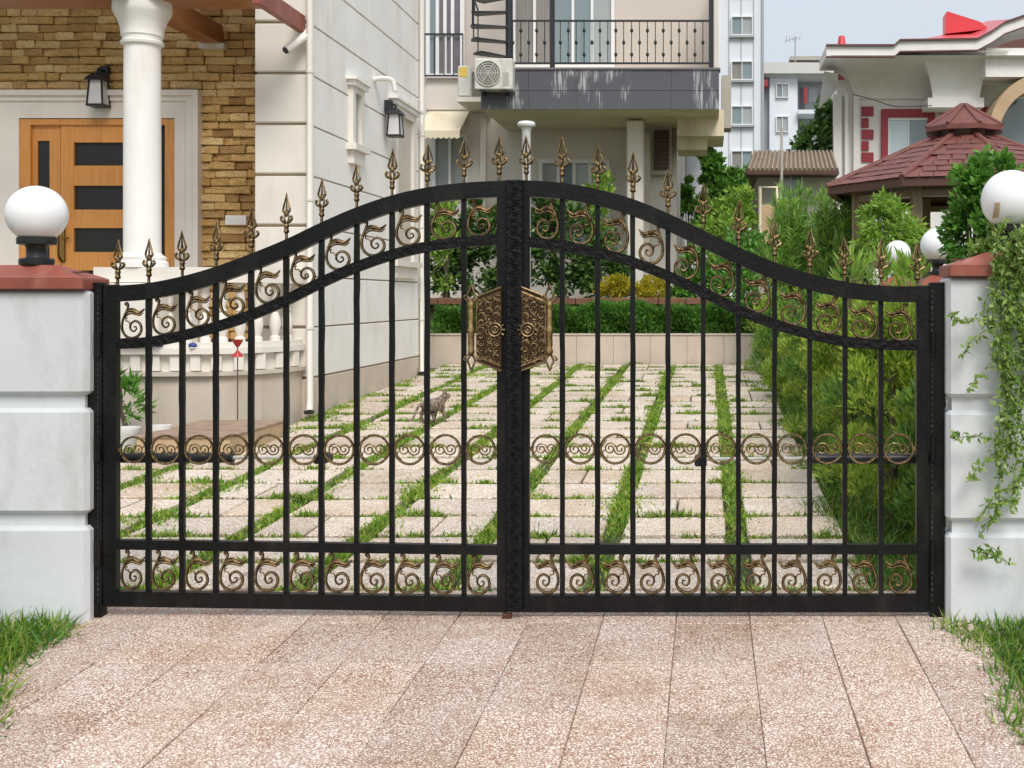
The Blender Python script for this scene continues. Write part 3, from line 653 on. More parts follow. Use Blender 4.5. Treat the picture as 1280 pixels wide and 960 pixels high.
MB().box(-4.99, HX + .012, HY0 - .005, HY0 + .09, -.1, .63, .004).build('plinth_slab', M['creamtile'], h)
# downpipes
for (x, y, zb, nm) in ((HX + .045, HY0 - .045, .42, 0), (HX + .05, HY1 - .03, .52, 1)):
    m_ = MB(); m_.tube([(x, y, 6.4), (x, y, zb), (x + .02, y - .05, zb - .12)], .036, 10)
    d = m_.build('downpipe', M['quoin'], h, True, 60)
    for zz in (1.2, 2.6, 4.0): MB().lathe([(.043, -.015), (.043, .015)], (x, y, zz), 12).build('clip', M['quoin'], d, True, 40)
    MB().lathe([(.052, 0), (.055, .03)], (x + .02, y - .062, zb - .15), 12).build('outlet', M['black'], d)
# side windows
def sidewin(y0, y1, z0, z1, mm, trim=.07):
    wn = MB().box(HX - .01, HX + .012, y0, y1, z0, z1).build('window', M[mm], h)
    f = MB(); f.box(HX - .01, HX + .06, y0 - trim, y0, z0, z1 + .001).box(HX - .01, HX + .06, y1, y1 + trim, z0, z1 + .001).box(HX - .01, HX + .06, y0 - trim, y1 + trim, z1 + .001, z1 + trim)
    f.build('frame', M['quoin'], wn)
    MB().box(HX - .01, HX + .10, y0 - trim * 1.5, y1 + trim * 1.5, z1 + trim + .001, z1 + trim + .06).box(HX - .01, HX + .13, y0 - trim * 2, y1 + trim * 2, z1 + trim + .062, z1 + trim + .10).build('head_moulding', M['white'], wn)
    MB().box(HX - .01, HX + .12, y0 - trim * 1.8, y1 + trim * 1.8, z0 - .08, z0 - .001).box(HX - .01, HX + .07, y0 - trim, y1 + trim, z0 - .24, z0 - .082).build('sill', M['quoin'], wn)
sidewin(9.86, 10.04, 3.42, 4.06, 'glasslt')
sidewin(11.22, 11.82, 2.05, 4.12, 'cream', .1)
v_ = MB(); v_.tube(cr([(HX - .02, 10.55, 4.40), (HX + .12, 10.55, 4.42), (HX + .22, 10.6, 4.40), (HX + .25, 10.62, 4.27)], 5), .035, 8); v_.build('vent_pipe', M['white'], h, True)
# stone cladding round the door
MB().box(-9.5, -4.972, WY + .03, WY + .06, .98, 5.2).build('mortar_bed', M['mortar'], h)
dx0, dx1 = PX(-30, WY), PX(246, WY); dz1 = PZ(121, WY)
smesh = []
for k in range(6):
    ln = (.16, .20, .25, .31, .38, .22)[k]
    b = MB().box(-ln / 2, ln / 2, -.02, .06, -.0455, .0455, .010)
    b.v = [(x + random.uniform(-.008, .008), y + random.uniform(-.014, .014), z + random.uniform(-.006, .006)) for x, y, z in b.v]
    smesh.append((ln, b.mesh('stone', M['stone'])))
r = 0; z = 5.05; cnt = 0
while z > 1.0:
    x = -5.0
    while x > PX(-55, WY):
        ln, me = random.choice(smesh)
        left_lim = dx1 if z - .05 < dz1 else PX(-70, WY)
        if x - ln < left_lim:
            ln2 = x - left_lim
            if ln2 > .07:
                link('stone', me, h, (x - ln2 / 2, WY + random.uniform(-.012, .012), z), None, (ln2 / ln, 1, 1)); cnt += 1
            break
        link('stone', me, h, (x - ln / 2, WY + random.uniform(-.022, .018), z), None, ((ln - .006) / ln, 1, 1)); cnt += 1
        x -= ln
    z -= .097
# door surround and door
sr = MB()
sr.fr(218, 231, 126, 432, WY - .06, .12).fr(-60, 217.9, 126, 147.5, WY - .06, .12).fr(-60, 23.5, 147.6, 432, WY - .06, .12)
sr.fr(231.2, 240, 119, 432, WY - .075, .135).fr(-60, 231.1, 119, 125.8, WY - .075, .135)
sr.fr(240.2, 247, 112, 432, WY - .095, .155).fr(-60, 240.1, 112, 118.8, WY - .095, .155)
sr.build('door_surround', M['quoin'], h)
dY = WY - .02
dr = MB().fr(24, 38, 148.5, 432, dY - .03, .1).fr(206, 217.5, 148.5, 432, dY - .03, .1).fr(38, 206, 148.5, 156, dY - .03, .1).build('door', M['oak'], h)
D = MB(); D.fr(38.2, 47, 156.2, 432, dY, .05).fr(62, 75.5, 156.2, 432, dY, .05).fr(47, 62, 156.2, 176, dY, .05).fr(47, 62, 395, 432, dY, .05)   # side panel
D.build('side_panel', M['oak'], dr)
D = MB(); D.fr(76, 92, 156.2, 432, dY - .015, .06); D.fr(188, 199.5, 156.2, 432, dY - .015, .06)
for (a, b) in ((156.2, 178), (207, 232), (262, 285), (315, 338), (368, 391), (421, 432)): D.fr(92, 188, a, b, dY - .012, .055)
D.build('door_leaf', M['oak'], dr)
for (a, b) in ((178, 207), (232, 262), (285, 315), (338, 368), (391, 421)): MB().fr(92, 188, a, b, dY + .012, .02).build('pane', M['darkpane'], dr)
MB().fr(47, 62, 176, 395, dY + .015, .02).build('pane', M['darkpane'], dr)
MB().fr(200, 206, 156.2, 432, dY + .015, .02).build('pane', M['darkpane'], dr)
hd = MB(); hx, hy = PX(80.5, dY), dY - .03
hd.box(hx - .03, hx + .03, hy, hy + .012, PZ(328, dY), PZ(277, dY), .006); hd.tube(cr([(hx, hy - .01, PZ(280, dY)), (hx, hy - .055, PZ(288, dY)), (hx, hy - .06, PZ(305, dY)), (hx, hy - .055, PZ(320, dY)), (hx, hy - .01, PZ(327, dY))], 4), .013, 7); hd.tube([(hx, hy, PZ(298, dY)), (hx + .09, hy - .02, PZ(298, dY))], .010, 6)
hd.build('handle', M['brass'], dr, True, 40)
# porch: base, ledge, floor, balustrade on a rounded plan
path = [(-11, 8.1), (-6.2, 8.1), (-5.4, 8.1), (-5.05, 8.12), (-4.85, 8.19), (-4.66, 8.34), (-4.52, 8.55), (-4.46, 8.79)]
po = MB().sweep(path, -.25, 0, -.1, .735).build('porch_base', M['creamtile'], h)
MB().sweep(path, -.27, .045, .736, .775).build('ledge', M['cream'], po)
MB().sweep(path, -.25, -.03, .776, .955).build('frieze', M['quoin'], po)
MB().sweep(path, -.3, .03, .956, 1.015).build('floor_edge', M['quoin'], po)
def along(path, s):
    for a, b in zip(path[:-1], path[1:]):
        d = math.dist(a, b)
        if s <= d: t = s / d; return (a[0] + (b[0] - a[0]) * t, a[1] + (b[1] - a[1]) * t), math.atan2(b[1] - a[1], b[0] - a[0])
        s -= d
    return path[-1], math.pi / 2
bk = MB().box(-.05, .05, -.035, .035, 0, .165, .008).mesh('frieze_block', M['quoin'])
s = 4.6
while s < 6.95:
    (x, y), a = along(path, s); link('frieze_block', bk, po, (x - .015 * math.cos(a - 1.57), y - .015 * math.sin(a - 1.57), .783), (0, 0, a)); s += .2
MB().plan([(-13, 8.2), (-5.4, 8.2), (-4.95, 8.35), (-4.6, 8.78), (-5.0, 8.85), (-5.0, WY), (-13, WY)], .90, .99).build('porch_floor', M['creamtile'], h)
bp = path[1:]
ba = MB().sweep(bp, -.20, .03, PZ(353, 8.1), PZ(334, 8.1)).build('balustrade', M['quoin'], h)
MB().sweep(bp, -.17, 0, 1.016, 1.07).build('bottom_rail', M['quoin'], ba)
H = PZ(353, 8.1) - 1.07
bl = MB().lathe([(.055, 0), (.055, .04), (.035, .06), (.05, .11), (.062, .17), (.055, .24), (.035, .30), (.03, H / 2), (.045, H / 2 + .02), (.03, H / 2 + .04), (.033, H - .24), (.052, H - .17), (.045, H - .10), (.033, H - .06), (.055, H - .04), (.055, H)], (0, 0, 0), 14).mesh('baluster', M['quoin'], (0, 0, 0), True, 35)
s = .5
while s < 2.1:
    (x, y), a = along(bp, s); link('baluster', bl, ba, (x - .085 * math.cos(a - 1.57), y - .085 * math.sin(a - 1.57), 1.07)); s += .185
MB().box(-6.2, -5.98, 7.97, 8.3, 1.017, PZ(354, 8.1), .01).build('newel', M['quoin'], ba)
MB().box(-5.93, -5.50, 8.0, 8.42, 1.071, PZ(354, 8.1), .01).build('pedestal', M['quoin'], ba)
cxx, cyy = PX(178, 8.22), 8.22; zc = PZ(334, 8.1) + .001
cl = MB().lathe([(.25, 0), (.25, .05), (.225, .07), (.235, .10), (.195, .13), (.18, .15)], (cxx, cyy, zc), 32, ky=1 / KD)
cl.lathe([(.18, .15), (.18, .8), (.178, 1.9), (.176, 2.27)], (cxx, cyy, zc), 40, 'z', .018, ky=1 / KD)
cl = cl.build('column', M['white'], h, True, 30)
MB().lathe([(.178, 2.271), (.205, 2.285), (.21, 2.31), (.19, 2.325), (.192, 2.36), (.207, 2.375), (.205, 2.39), (.21, 2.45), (.235, 2.53), (.27, 2.59), (.285, 2.63), (.285, 2.72)], (cxx, cyy, zc), 36, ky=1 / KD).build('capital', M['white'], cl, True, 35)
zct = zc + 2.721
MB().box(-10, -4.52, 8.05, 8.4, zct, zct + .22).build('porch_beam', M['beam'], h)
MB().box(-6.02, -5.80, 7.8, 8.048, 4.56, 4.78).box(-6.02, -5.80, 8.402, WY + .02, 4.56, 4.78).build('rafter', M['beam'], h)
MB().box(-6.06, -5.76, WY - .09, WY + .02, 4.50, 4.558).build('rafter_corbel', M['quoin'], h)
for i in range(6): MB().box(-10, -4.6, 8.42 + .2 * i, 8.613 + .2 * i, 5.75, 5.78).build('ceiling_board', M['beam'], h)
MB().box(-10, -4.6, 8.36, 9.62, 5.781, 5.92).build('roof', M['redtile'], h)
MB().box(-4.50, -4.42, 7.9, 8.78, 4.44, 4.62).build('roof_fascia', M['redtile'], h)
MB().box(-10, -4.56, 8.30, 8.36, 5.7, 5.94).build('roof_fascia', M['redtile'], h)
# things on the house
def lantern(pos, label, out, sz=1., drop=.0):
    x, y, z = pos; k = sz                       # pos: top centre of the lantern body; out: vector from the wall
    t = T('wall_lantern', label, 'lantern', pos, 'black wall lanterns of the white house')
    wx, wy = x - out[0], y - out[1]
    b = MB(); b.box(wx - .05 * k - .0, wx + .05 * k, wy - .05 * k, wy + .05 * k, z + .02, z + .17 * k, .008)
    b.tube(cr([(wx, wy, z + .10 * k), (x, y, z + .11 * k), (x, y, z + .06 * k)], 4), .016 * k, 7); b.build('bracket', M['black'], t, False)
    MB().lathe([(.16 * k, -.03), (.155 * k, -.02), (.12 * k, .02 * k), (.06 * k, .055 * k), (.02 * k, .07 * k)], pos, 4).build('roof', M['black'], t)
    MB().lathe([(.122 * k, -.31 * k), (.098 * k, -.025)], pos, 4).build('diffuser', M['frost'], t)
    c = MB()
    for i in range(4):
        a = math.pi / 4 + i * math.pi / 2; c.tube([(x + .100 * k * math.cos(a), y + .100 * k * math.sin(a), z - .02), (x + .126 * k * math.cos(a), y + .126 * k * math.sin(a), z - .31 * k)], .011 * k, 5)
    c.lathe([(.14 * k, -.33 * k), (.14 * k, -.305 * k)], pos, 4); c.build('cage', M['black'], t)
lantern((PX(123, 9.47), 9.47, PZ(98, 9.47)), 'black lantern on the stone wall above the wooden door', (-.0, -.17), 1.02)
lantern((PX(494, 10.9) + .0, 10.9, PZ(141, 10.9)), 'black lantern hung on the white boarded side wall', (PX(494, 10.9) - HX - .05, 0), 1.0)
cc = T('security_camera', 'white bullet security camera under the red roof corner', 'camera', P(383, 40, 8.77))
m_ = MB(); A = Vector(P(381, 44, 8.72)); B = Vector(P(353, 60, 8.55)); m_.tube([A, A.lerp(B, .5), B], [.045, .045, .045], 12); m_.build('body', M['white'], cc, True, 50)
MB().tube([B, B + (B - A) * .06], .036, 12).build('lens', M['black'], cc, True, 50)
MB().tube([A.lerp(B, .35), A.lerp(B, .2) + Vector((.02, .05, .08)), (HX + .0, 8.795, PZ(36, 8.8))], .016, 7).build('bracket', M['white'], cc, True)
mbx = T('wall_plate', 'small white plaque on the stone wall beside the quoin', 'plaque', P(293, 275, WY - .03)); MB().fr(281, 307, 269, 281, WY - .05, .03, .004).build('panel', M['white'], mbx); MB().fr(284, 304, 272, 278, WY - .053, .0035).build('face', M['upvc'], mbx)
# things on and before the porch
def small_plant_pot(px, py, Y, label, r=.13, hh=.2):
    x = PX(px, Y); z0 = zg(Y) - .02
    t = T('flower_pot', label, 'pot', (x, Y, z0), 'white pots before the porch')
    MB().lathe([(r * .8, 0), (r * .95, hh * .6), (r * 1.1, hh - .04), (r * 1.12, hh), (r * .98, hh), (r * .95, hh - .05)], (x, Y, z0), 20).build('pot', M['potwhite'], t, True, 35)
    MB().lathe([(r * .94, hh - .051), (r * .94, hh - .045)], (x, Y, z0), 20).build('earth', M['earth'], t)
small_plant_pot(156, 545, 7.4, 'low round white pot under the oleander', .12, .2)
small_plant_pot(200, 545, 7.3, 'taller white pot beside the brown step', .09, .24)
b0 = (PX(158, 7.7), 7.7, zg(7.7)); 
plant('oleander', 'young oleander with long leaves before the cream porch base', 'shrub', b0, [((b0[0] + .0, 7.7, .55), (.2, .16, .24), 1), ((b0[0] - .1, 7.7, .74), (.12, .12, .16), .4)], 330, .13, .014, 'mid_leaf', trunk=.02, up=.9, kcl=14, rnd=.45)
st = T('porch_step', 'low brown paved step before the cream porch base', 'step', (PX(270, 7.5), 7.4, zg(7.4)), deep=True)
q = [P(214, 533, 7.75), P(338, 530, 7.75), P(306, 560, 6.9), P(200, 560, 6.9)]
zt_ = zg(7.3) + .16; x0, x1 = PX(205, 7.3), PX(316, 7.3)
MB().box(x0, x1, 6.95, 7.85, zg(7) - .1, zt_).build('riser', M['tan'], st)
for i in range(4):
    for j in range(3): MB().box(x0 - .01 + (x1 - x0 + .02) / 4 * i, x0 - .014 + (x1 - x0 + .02) / 4 * (i + 1), 6.94 + .306 * j, 7.242 + .306 * j, zt_ + .001, zt_ + .025, .004).build('tile', M['stepwood'], st)
pw = T('garden_pinwheel', 'red double cupped ornament on a thin stick before the porch', 'ornament', (PX(297, 7.95), 7.95, zg(7.9)))
MB().tube([(PX(297, 7.95), 7.95, zg(7.9) - .02), (PX(297, 7.95), 7.95, PZ(424, 7.95))], .006, 6).build('stick', M['maroon'], pw)
MB().lathe([(.012, 0), (.045, .05), (.055, .075), (.0, .07)], P(297, 434, 7.95), 12).lathe([(.0, -.085), (.055, -.08), (.045, -.055), (.012, -.02)], P(297, 436, 7.95), 12).build('cups', M['redplastic'], pw, True, 40)
for px, py, lb, rz in ((209, 441, 'small blue plastic clog on the porch edge by the door', .4), (239, 441, 'small blue plastic clog tipped over on the porch edge', -.9)):
    x, y, z = PX(px, 8.13), 8.13, 1.016
    t = T('clog', lb, 'shoe', (x, y, z), 'blue shoes on the porch edge'); t.rotation_euler = (0, 0, rz)
    me = MB().lathe([(.03, -.10), (.036, -.06), (.034, 0), (.042, .06), (.03, .10), (.01, .115)], (0, 0, .034), 10, 'x').mesh('upper', M['blue'], (0, 0, 0), True, 60); o = link('upper', me, t, (x, y, z)); o.scale = (1, 1, .8)
    o = link('sole', MB().box(-.11, .11, -.038, .038, -.001, .012, .005).mesh('sole', M['potwhite']), t, (x, y, z))

# ================================================================== PLANTER AND HEDGE AT THE END OF THE DRIVE
PY0 = 13.5
pt = T('planter', 'long cream stone slab planter closing the end of the driveway', 'planter', (-1.5, 13.9, zg(13.5)), deep=True)
xa, xb = PX(536, PY0), PX(951, PY0); nP = 9
for i in range(nP): MB().box(xa + (xb - xa) / nP * i + .0015, xa + (xb - xa) / nP * (i + 1) - .0015, PY0, PY0 + .06, .3, PZ(419, PY0), .004).build('slab', M['creamtile'], pt)
MB().box(xa, xb, PY0 + .061, 14.49, .2, PZ(423, PY0)).build('earth', M['earth'], pt)
MB().box(xa - .01, xb + .01, PY0 - .012, PY0 + .075, PZ(419, PY0) + .001, PZ(417, PY0) + .002).build('coping', M['cream'], pt)
hg = T('box_hedge', 'clipped green box hedge growing in the long cream planter', 'hedge', (-1.5, 13.9, PZ(423, PY0)), deep=True)
N = 34000; xx = RNG.uniform(xa + .05, xb + .1, N); zt_ = PZ(382, 13.8) + .05 * np.sin(xx * 3.1) + .03 * np.sin(xx * 9)
zz = PZ(420, PY0) + (zt_ - PZ(420, PY0)) * RNG.random(N) ** .8; yy = 13.58 + .8 * RNG.random(N) ** 1.3 - .05 * np.sin(xx * 7 + zz * 9)
V = quads(np.c_[xx, yy, zz], np.c_[RNG.normal(0, .5, N), -.5 + RNG.normal(0, .4, N), .8 + RNG.normal(0, .3, N)], RNG.uniform(.05, .11, N), RNG.uniform(.010, .02, N))
link('foliage', leafmesh('foliage', V, M['box_leaf'], WL[hg.name], KD), hg)
stm = MB()
for i in range(22): x = xa + .2 + (xb - xa - .4) * i / 21; stm.tube([(x, 13.95, PZ(423, PY0) - .05), (x + random.uniform(-.05, .05), 14.0, 1.25)], [.02, .008], 5)
stm.build('stems', M['bark'], hg, kind='stuff')

# ================================================================== THE CREAM VILLA
VY, BY = 17.5, 15.5
v = T('cream_villa', 'cream villa with a dark grey balcony front and raised ground floor', 'villa', (-3, 18, 1.49), deep=True)
MB().fr(518, 846, 86, 420, VY, 6).build('wall', M['villa'], v)
MB().fr(518, 602, -60, 85.5, VY, 6).fr(602, 898, -60, 85.5, VY + .002, 6).build('upper_wall', M['taupe'], v)
MB().fr(533, 600, 97, 137, VY - .03, .028).build('wall_band', M['villapink'], v)
bs = MB().fr(601, 899, 88.5, 136, BY + .03, VY - BY - .06).build('balcony', M['soffit'], v)
def fasciamat():
    m, t, p = nodes('grey_fascia_panel'); p.inputs['Roughness'].default_value = .45
    n1 = noise(t, 1.1, 4, .6, (1.3, 1, .5)); f = ramp(t, n1, [(.535, (0, 0, 0)), (.59, (1, 1, 1))])
    n2 = noise(t, 9, 5, .7, (4, 1, .25)); f2 = ramp(t, n2, [(.48, (0, 0, 0)), (.58, (1, 1, 1))])
    k = mixc(t, 1., f, f2, 'MULTIPLY'); t.links.new(mixc(t, k, (.085, .088, .10), (.42, .43, .43)), p.inputs['Base Color']); return m
M['fascia'] = fasciamat()
for a in range(5):
    x0, x1 = 601 + 59.6 * a, 601 + 59.6 * (a + 1)
    MB().fr(x0 + .3, x1 - .3, 87, 113, BY, .028).build('fascia_panel', M['fascia'], bs)
    MB().fr(x0 + .3, x1 - .3, 113.6, 136.5, BY + .003, .025).build('fascia_panel', M['fascia'], bs)
MB().fr(599, 900.5, 84.5, 86.8, BY - .02, .25).build('coping', M['shutter'], bs)
X0, X1 = PX(640, BY), PX(892, BY)
rl = T('balcony_railing', 'black balcony railing with knobbed bars above the grey fascia', 'railing', (0, BY + .1, PZ(84, BY)))
RY = BY + .08
rz = lambda p: PZ(p, RY)
for p_ in (26, 79): MB().box(PX(641, RY), PX(886, RY), RY - .015, RY + .015, rz(p_ + 1.2), rz(p_ - 1.2)).build('rail', M['black'], rl)
for i in range(25):
    x = PX(641 + i * 9.9, RY)
    m_ = MB().tube([(x, RY, rz(79)), (x, RY, rz(26))], .009, 5)
    for pz in ((38, 68) if i % 2 else (53,)): m_.lathe([(.008, -.05), (.03, -.02), (.034, 0), (.03, .02), (.008, .05)], (x, RY, rz(pz)), 8)
    m_.build('baluster', M['black'], rl, True, 50)
for px in (690, 889): MB().fr(px - 3, px + 3, -60, 84, RY - .03, .07).build('post', M['black'], rl)
# upper windows
def window(parent, px0, px1, py0, py1, Y, panes, fm='upvc', t=3, d=.08):
    wn = MB().fr(px0, px1, py0, py0 + t, Y - d, d - .001).fr(px0, px1, py1 - t, py1, Y - d, d - .001).fr(px0, px0 + t, py0 + t, py1 - t, Y - d, d - .001).fr(px1 - t, px1, py0 + t, py1 - t, Y - d, d - .001)
    k = len(panes); wd = (px1 - px0 - 2 * t)
    for i in range(1, k): x = px0 + t + wd * i / k; wn.fr(x - t * .4, x + t * .4, py0 + t, py1 - t, Y - d * .8, d * .7)
    wn = wn.build('window', M[fm], parent)
    for i, mm in enumerate(panes): MB().fr(px0 + t + wd * i / k, px0 + t + wd * (i + 1) / k, py0 + t, py1 - t, Y - d * .35, .02).build('pane', M[mm], wn)
    return wn
window(v, 640, 768, -50, 84, VY, ['curtain', 'curtain', 'glass', 'glass', 'glasslt'], 'upvc', 4)
window(v, 532, 580, -40, 97, VY - .03, ['glass', 'shutter', 'shutter', 'shutter'], 'upvc', 5)
window(v, 673, 762, 199, 310, VY, ['glasslt', 'glass', 'glasslt', 'glasslt'], 'upvc', 5, .12)
window(v, 540, 584, 168, 244, VY, ['glasslt', 'glasslt'], 'upvc', 4)
lr = T('juliet_railing', 'thin dark window railing before the purple grey shutters', 'railing', P(556, 95, VY - .12))
lb_ = MB(); 
MB().fr(530, 579, 41.5, 43.3, VY - .12, .025).build('rail', M['black'], lr); MB().fr(530, 579, 93.5, 95, VY - .12, .1).build('foot_rail', M['black'], lr)
for px in (531, 543, 555, 567, 578.5): MB().fr(px - .6, px + .6, 43.3, 93.5, VY - .115, .016).build('baluster', M['black'], lr)
aw = T('window_awning', 'cream scalloped awning over the small villa window', 'awning', P(560, 172, VY - .3), deep=True)
A0, A1 = PX(536, VY), PX(587, VY); za, zb = PZ(139, VY), PZ(163, VY - .7)
MB().add([(A0, VY - .01, za), (A1, VY - .01, za), (A1, VY - .7, zb), (A0, VY - .7, zb), (A0, VY - .01, za - .05), (A1, VY - .01, za - .05), (A1, VY - .7, zb - .03), (A0, VY - .7, zb - .03)], [(0, 3, 2, 1), (4, 5, 6, 7), (0, 1, 5, 4), (1, 2, 6, 5), (2, 3, 7, 6), (3, 0, 4, 7)]).build('canopy', M['soffit'], aw)
poly = [(A0, zb - .032)] + [(A0 + (A1 - A0) * i / 40, zb - .14 - .035 * abs(math.sin(i / 40 * math.pi * 8))) for i in range(41)] + [(A1, zb - .032)]
MB().prism(poly, VY - .705, VY - .69).build('scalloped_edge', M['soffit'], aw)
# ground floor column, side recess, pipes
MB().fr(783, 804, 150, 400, 16.3, .36, .03).build('column', M['villa'], v)
MB().fr(804.5, 812, 168, 400, 16.9, .3).build('corner_trim', M['cream'], v)
MB().fr(600, 607, 148, 360, VY - .12, .1).build('downpipe', M['villa'], v)
MB().fr(846.5, 905, 137.5, 170, 16.4, 1.2).fr(846.5, 884, 170.5, 187, 16.7, .8).build('bracket_beam', M['soffit'], v)
MB().fr(893, 898, -60, 84, RY + .3, 1.5).build('upper_pier', M['villapink'], v)
mv = MB().lathe([(.085, -3.2), (.085, -.12), (.10, -.10), (.10, -.06), (.16, -.05), (.175, -.01), (.15, .04), (.05, .06)], P(658, 155, 15.2), 16, ky=1 / KD).build('vent_pipe', M['upvc'], v, True, 40)
lo = T('vent_louvre', 'dark louvred vent box beside the villa column', 'vent', P(826, 215, 17.2), deep=True)
MB().fr(812, 840, 158, 218, 17.2, .29).build('case', M['outb'], lo)
for i in range(9): MB().fr(817, 836, 163 + 5.6 * i, 167.2 + 5.6 * i, 17.15, .045).build('slat', M['gazdark'], lo)
gp = MB().fr(902, 914, 94, 160, 18.6, .5).build('green_shutter_panel', M['outb'], v)
def ac(pos, w_, hh, d, label, turned=False):
    x, y, z = pos; t = T('air_conditioner', label, 'air conditioner', pos, 'outdoor air conditioner units on the villa')
    MB().box(x, x + w_, y, y + d, z, z + hh, .02).build('casing', M['acwhite'], t)
    cx, cz = x + w_ * .36, z + hh * .52; R = hh * .40
    MB().lathe([(R, 0), (R, .01)], (cx, y - .011, cz), 28, 'y').build('fan_opening', M['acgrill'], t)
    g = MB()
    for rr in (.2, .4, .6, .8, 1.0): g.tube([(cx + R * rr * math.cos(a * .2618), y - .02, cz + R * rr * math.sin(a * .2618)) for a in range(25)], .007 if rr < 1 else .014, 4, False)
    for a in range(6): g.tube([(cx, y - .02, cz), (cx + R * math.cos(a * 1.047), y - .02, cz + R * math.sin(a * 1.047))], .006, 4)
    g.build('grille', M['acwhite'], t)
    MB().box(x + w_ * .74, x + w_ * .90, y - .006, y + .001, z + hh * .12, z + hh * .55).build('service_cover', M['outb'], t)
    for fx in (.2, .8): MB().box(x + w_ * fx - .03, x + w_ * fx + .03, y - .02, y + d + .1, z - .06, z - .001).build('foot', M['black'], t)
ac((PX(593, BY - .22), BY - .22, PZ(112, BY - .22)), .73, .6, .3, 'white outdoor air conditioner with round fan hung on the grey balcony front')
a2 = T('air_conditioner', 'air conditioner seen edge on with a yellow energy label', 'air conditioner', P(580, 118, VY - .9), 'outdoor air conditioner units on the villa', deep=True)
MB().box(PX(572, VY - .9), PX(588, VY - .9), VY - .9, VY - .1, PZ(120, VY - .9), PZ(82, VY - .9), .02).build('casing', M['acwhite'], a2)
MB().fr(574, 584, 84, 96, VY - .905, .006).build('energy_label', M['yellow'], a2)
MB().box(PX(588, VY - .9), PX(588, VY - .9) + .05, VY - .8, VY - .2, PZ(118, VY - .9), PZ(88, VY - .9)).build('grille', M['acgrill'], a2)
MB().fr(571, 602, 121, 127, VY - .95, .94).build('shelf', M['villa'], a2)
# spiral stair
ss = T('spiral_staircase', 'black iron spiral staircase rising from the villa balcony', 'staircase', P(628, 76, 16.3))
cx, cy = PX(637, 16.4), 16.4
MB().tube([(cx, cy, PZ(84, 16.4)), (cx, cy, PZ(-60, 16.4))], .075, 12).build('pole', M['black'], ss, True, 60)
tm = MB().plan([(0, -.06), (.75, -.16), (.78, 0), (.75, .16), (0, .06)], -.02, .02).mesh('tread', M['black'])
for i in range(9):
    zz = PZ(73, 16.4) + i * .31; a = math.pi + (.75 - i * .3)
    link('tread', tm, ss, (cx, cy, zz), (0, 0, a))
    ex, ey = cx + .74 * math.cos(a), cy + .74 * math.sin(a)
    MB().tube([(ex, ey, zz), (ex, ey, zz + .85)], .014, 6).build('baluster', M['black'], ss)
hr = [(cx + .74 * math.cos(math.pi + .75 - i * .3), cy + .74 * math.sin(math.pi + .75 - i * .3), PZ(73, 16.4) + i * .31 + .85) for i in range(9)]
MB().tube(hr, .018, 6).build('handrail', M['black'], ss)

# ================================================================== BUILDINGS BEHIND
AY = 53.0
ap = T('apartment_block', 'tall white apartment block with paired windows behind the villa', 'building', (PX(900, AY), AY, .4), deep=True)
MB().fr(820, 954, -120, 400, AY, 12).build('wall', M['apt'], ap)
for k in range(-2, 5):
    y = 20 + 56 * k; window(ap, 914, 941, y, y + 24, AY, ['curtain', 'glass'] if k % 2 else ['glass', 'glasslt'], 'upvc', 1.2, .15)
    MB().fr(912, 943, y + 24.2, y + 26.5, AY - .2, .19).build('sill', M['aptgrey'], ap)
for px in (911, 926.5, 942): MB().fr(px - .4, px + .4, -100, 350, AY - .04, .035).build('wall_joint', M['aptgrey'], ap)
MB().fr(952, 955, -120, 400, AY - .1, .09).build('corner_pipe', M['aptgrey'], ap)
A2 = 60.0
a2b = T('apartment_block', 'lower grey white block with recessed balconies and pale flat roof', 'building', (PX(990, A2), A2, .4), deep=True)
MB().fr(962, 997, 92, 420, A2, 10).build('wall', M['apt'], a2b)
MB().fr(954, 961.8, 92, 420, A2 + .5, 9).build('grey_wing', M['aptgrey'], a2b)
MB().fr(997.3, 1060, 92, 420, A2 + 1.4, 9).build('recess_wall', M['aptgrey'], a2b)
MB().fr(953, 1042, 78, 91.5, A2 - .6, 11).fr(957, 1042, 91.6, 96, A2 - .2, 1.5).build('roof', M['roofgrey'], a2b)
for y in (137, 190): MB().fr(997.5, 1030, y, y + 5, A2 - .4, 1.8).build('balcony_slab', M['apt'], a2b)
for y in (98, 145): 
    MB().fr(1000, 1006, y + 12, y + 39, A2 + 1.35, .04).build('door', M['shutter'], a2b); MB().fr(1011, 1021, y + 10, y + 30, A2 + 1.35, .04).build('window', M['glasslt'], a2b)
MB().fr(1005, 1009, y - 36, y - 16, A2 - .2, .1).build('red_cloth', M['crimson'], a2b)
window(a2b, 970, 986, 104, 122, A2, ['glass', 'glasslt'], 'upvc', 1., .15); window(a2b, 970, 986, 145, 165, A2, ['glasslt', 'glasslt'], 'upvc', 1., .15)
MB().fr(953.5, 960, 99, 108, A2 - .5, .8).build('red_box', M['crimson'], a2b)
an = T('roof_antenna', 'thin rooftop aerial on the lower apartment block', 'antenna', P(994, 78, A2 + 2), deep=True)
MB().tube([P(994, 79, A2 + 2), P(994, 45, A2 + 2)], .05, 5).build('mast', M['aptgrey'], an)
c = P(991, 49, A2 + 2)
for i in range(5): MB().tube([(c[0] - .5 + .25 * i, c[1] - .4, c[2] - .08 * (2 - i) * -1), (c[0] - .5 + .25 * i, c[1] + .4, c[2] + .08 * (i - 2))], .025, 4).build('rod', M['aptgrey'], an)
MB().tube([(c[0] - .6, c[1], c[2] - .16), (c[0] + .65, c[1], c[2] + .2)], .03, 4).build('boom', M['aptgrey'], an)
fb = T('distant_house', 'green grey roof block behind the aerial', 'building', (PX(1010, 80), 80, .4), deep=True)
MB().fr(990, 1050, 75, 400, 80, 8).build('wall', M['aptgrey'], fb); MB().fr(988, 1052, 70, 75, 79.5, 9).build('roof', M['outb'], fb)
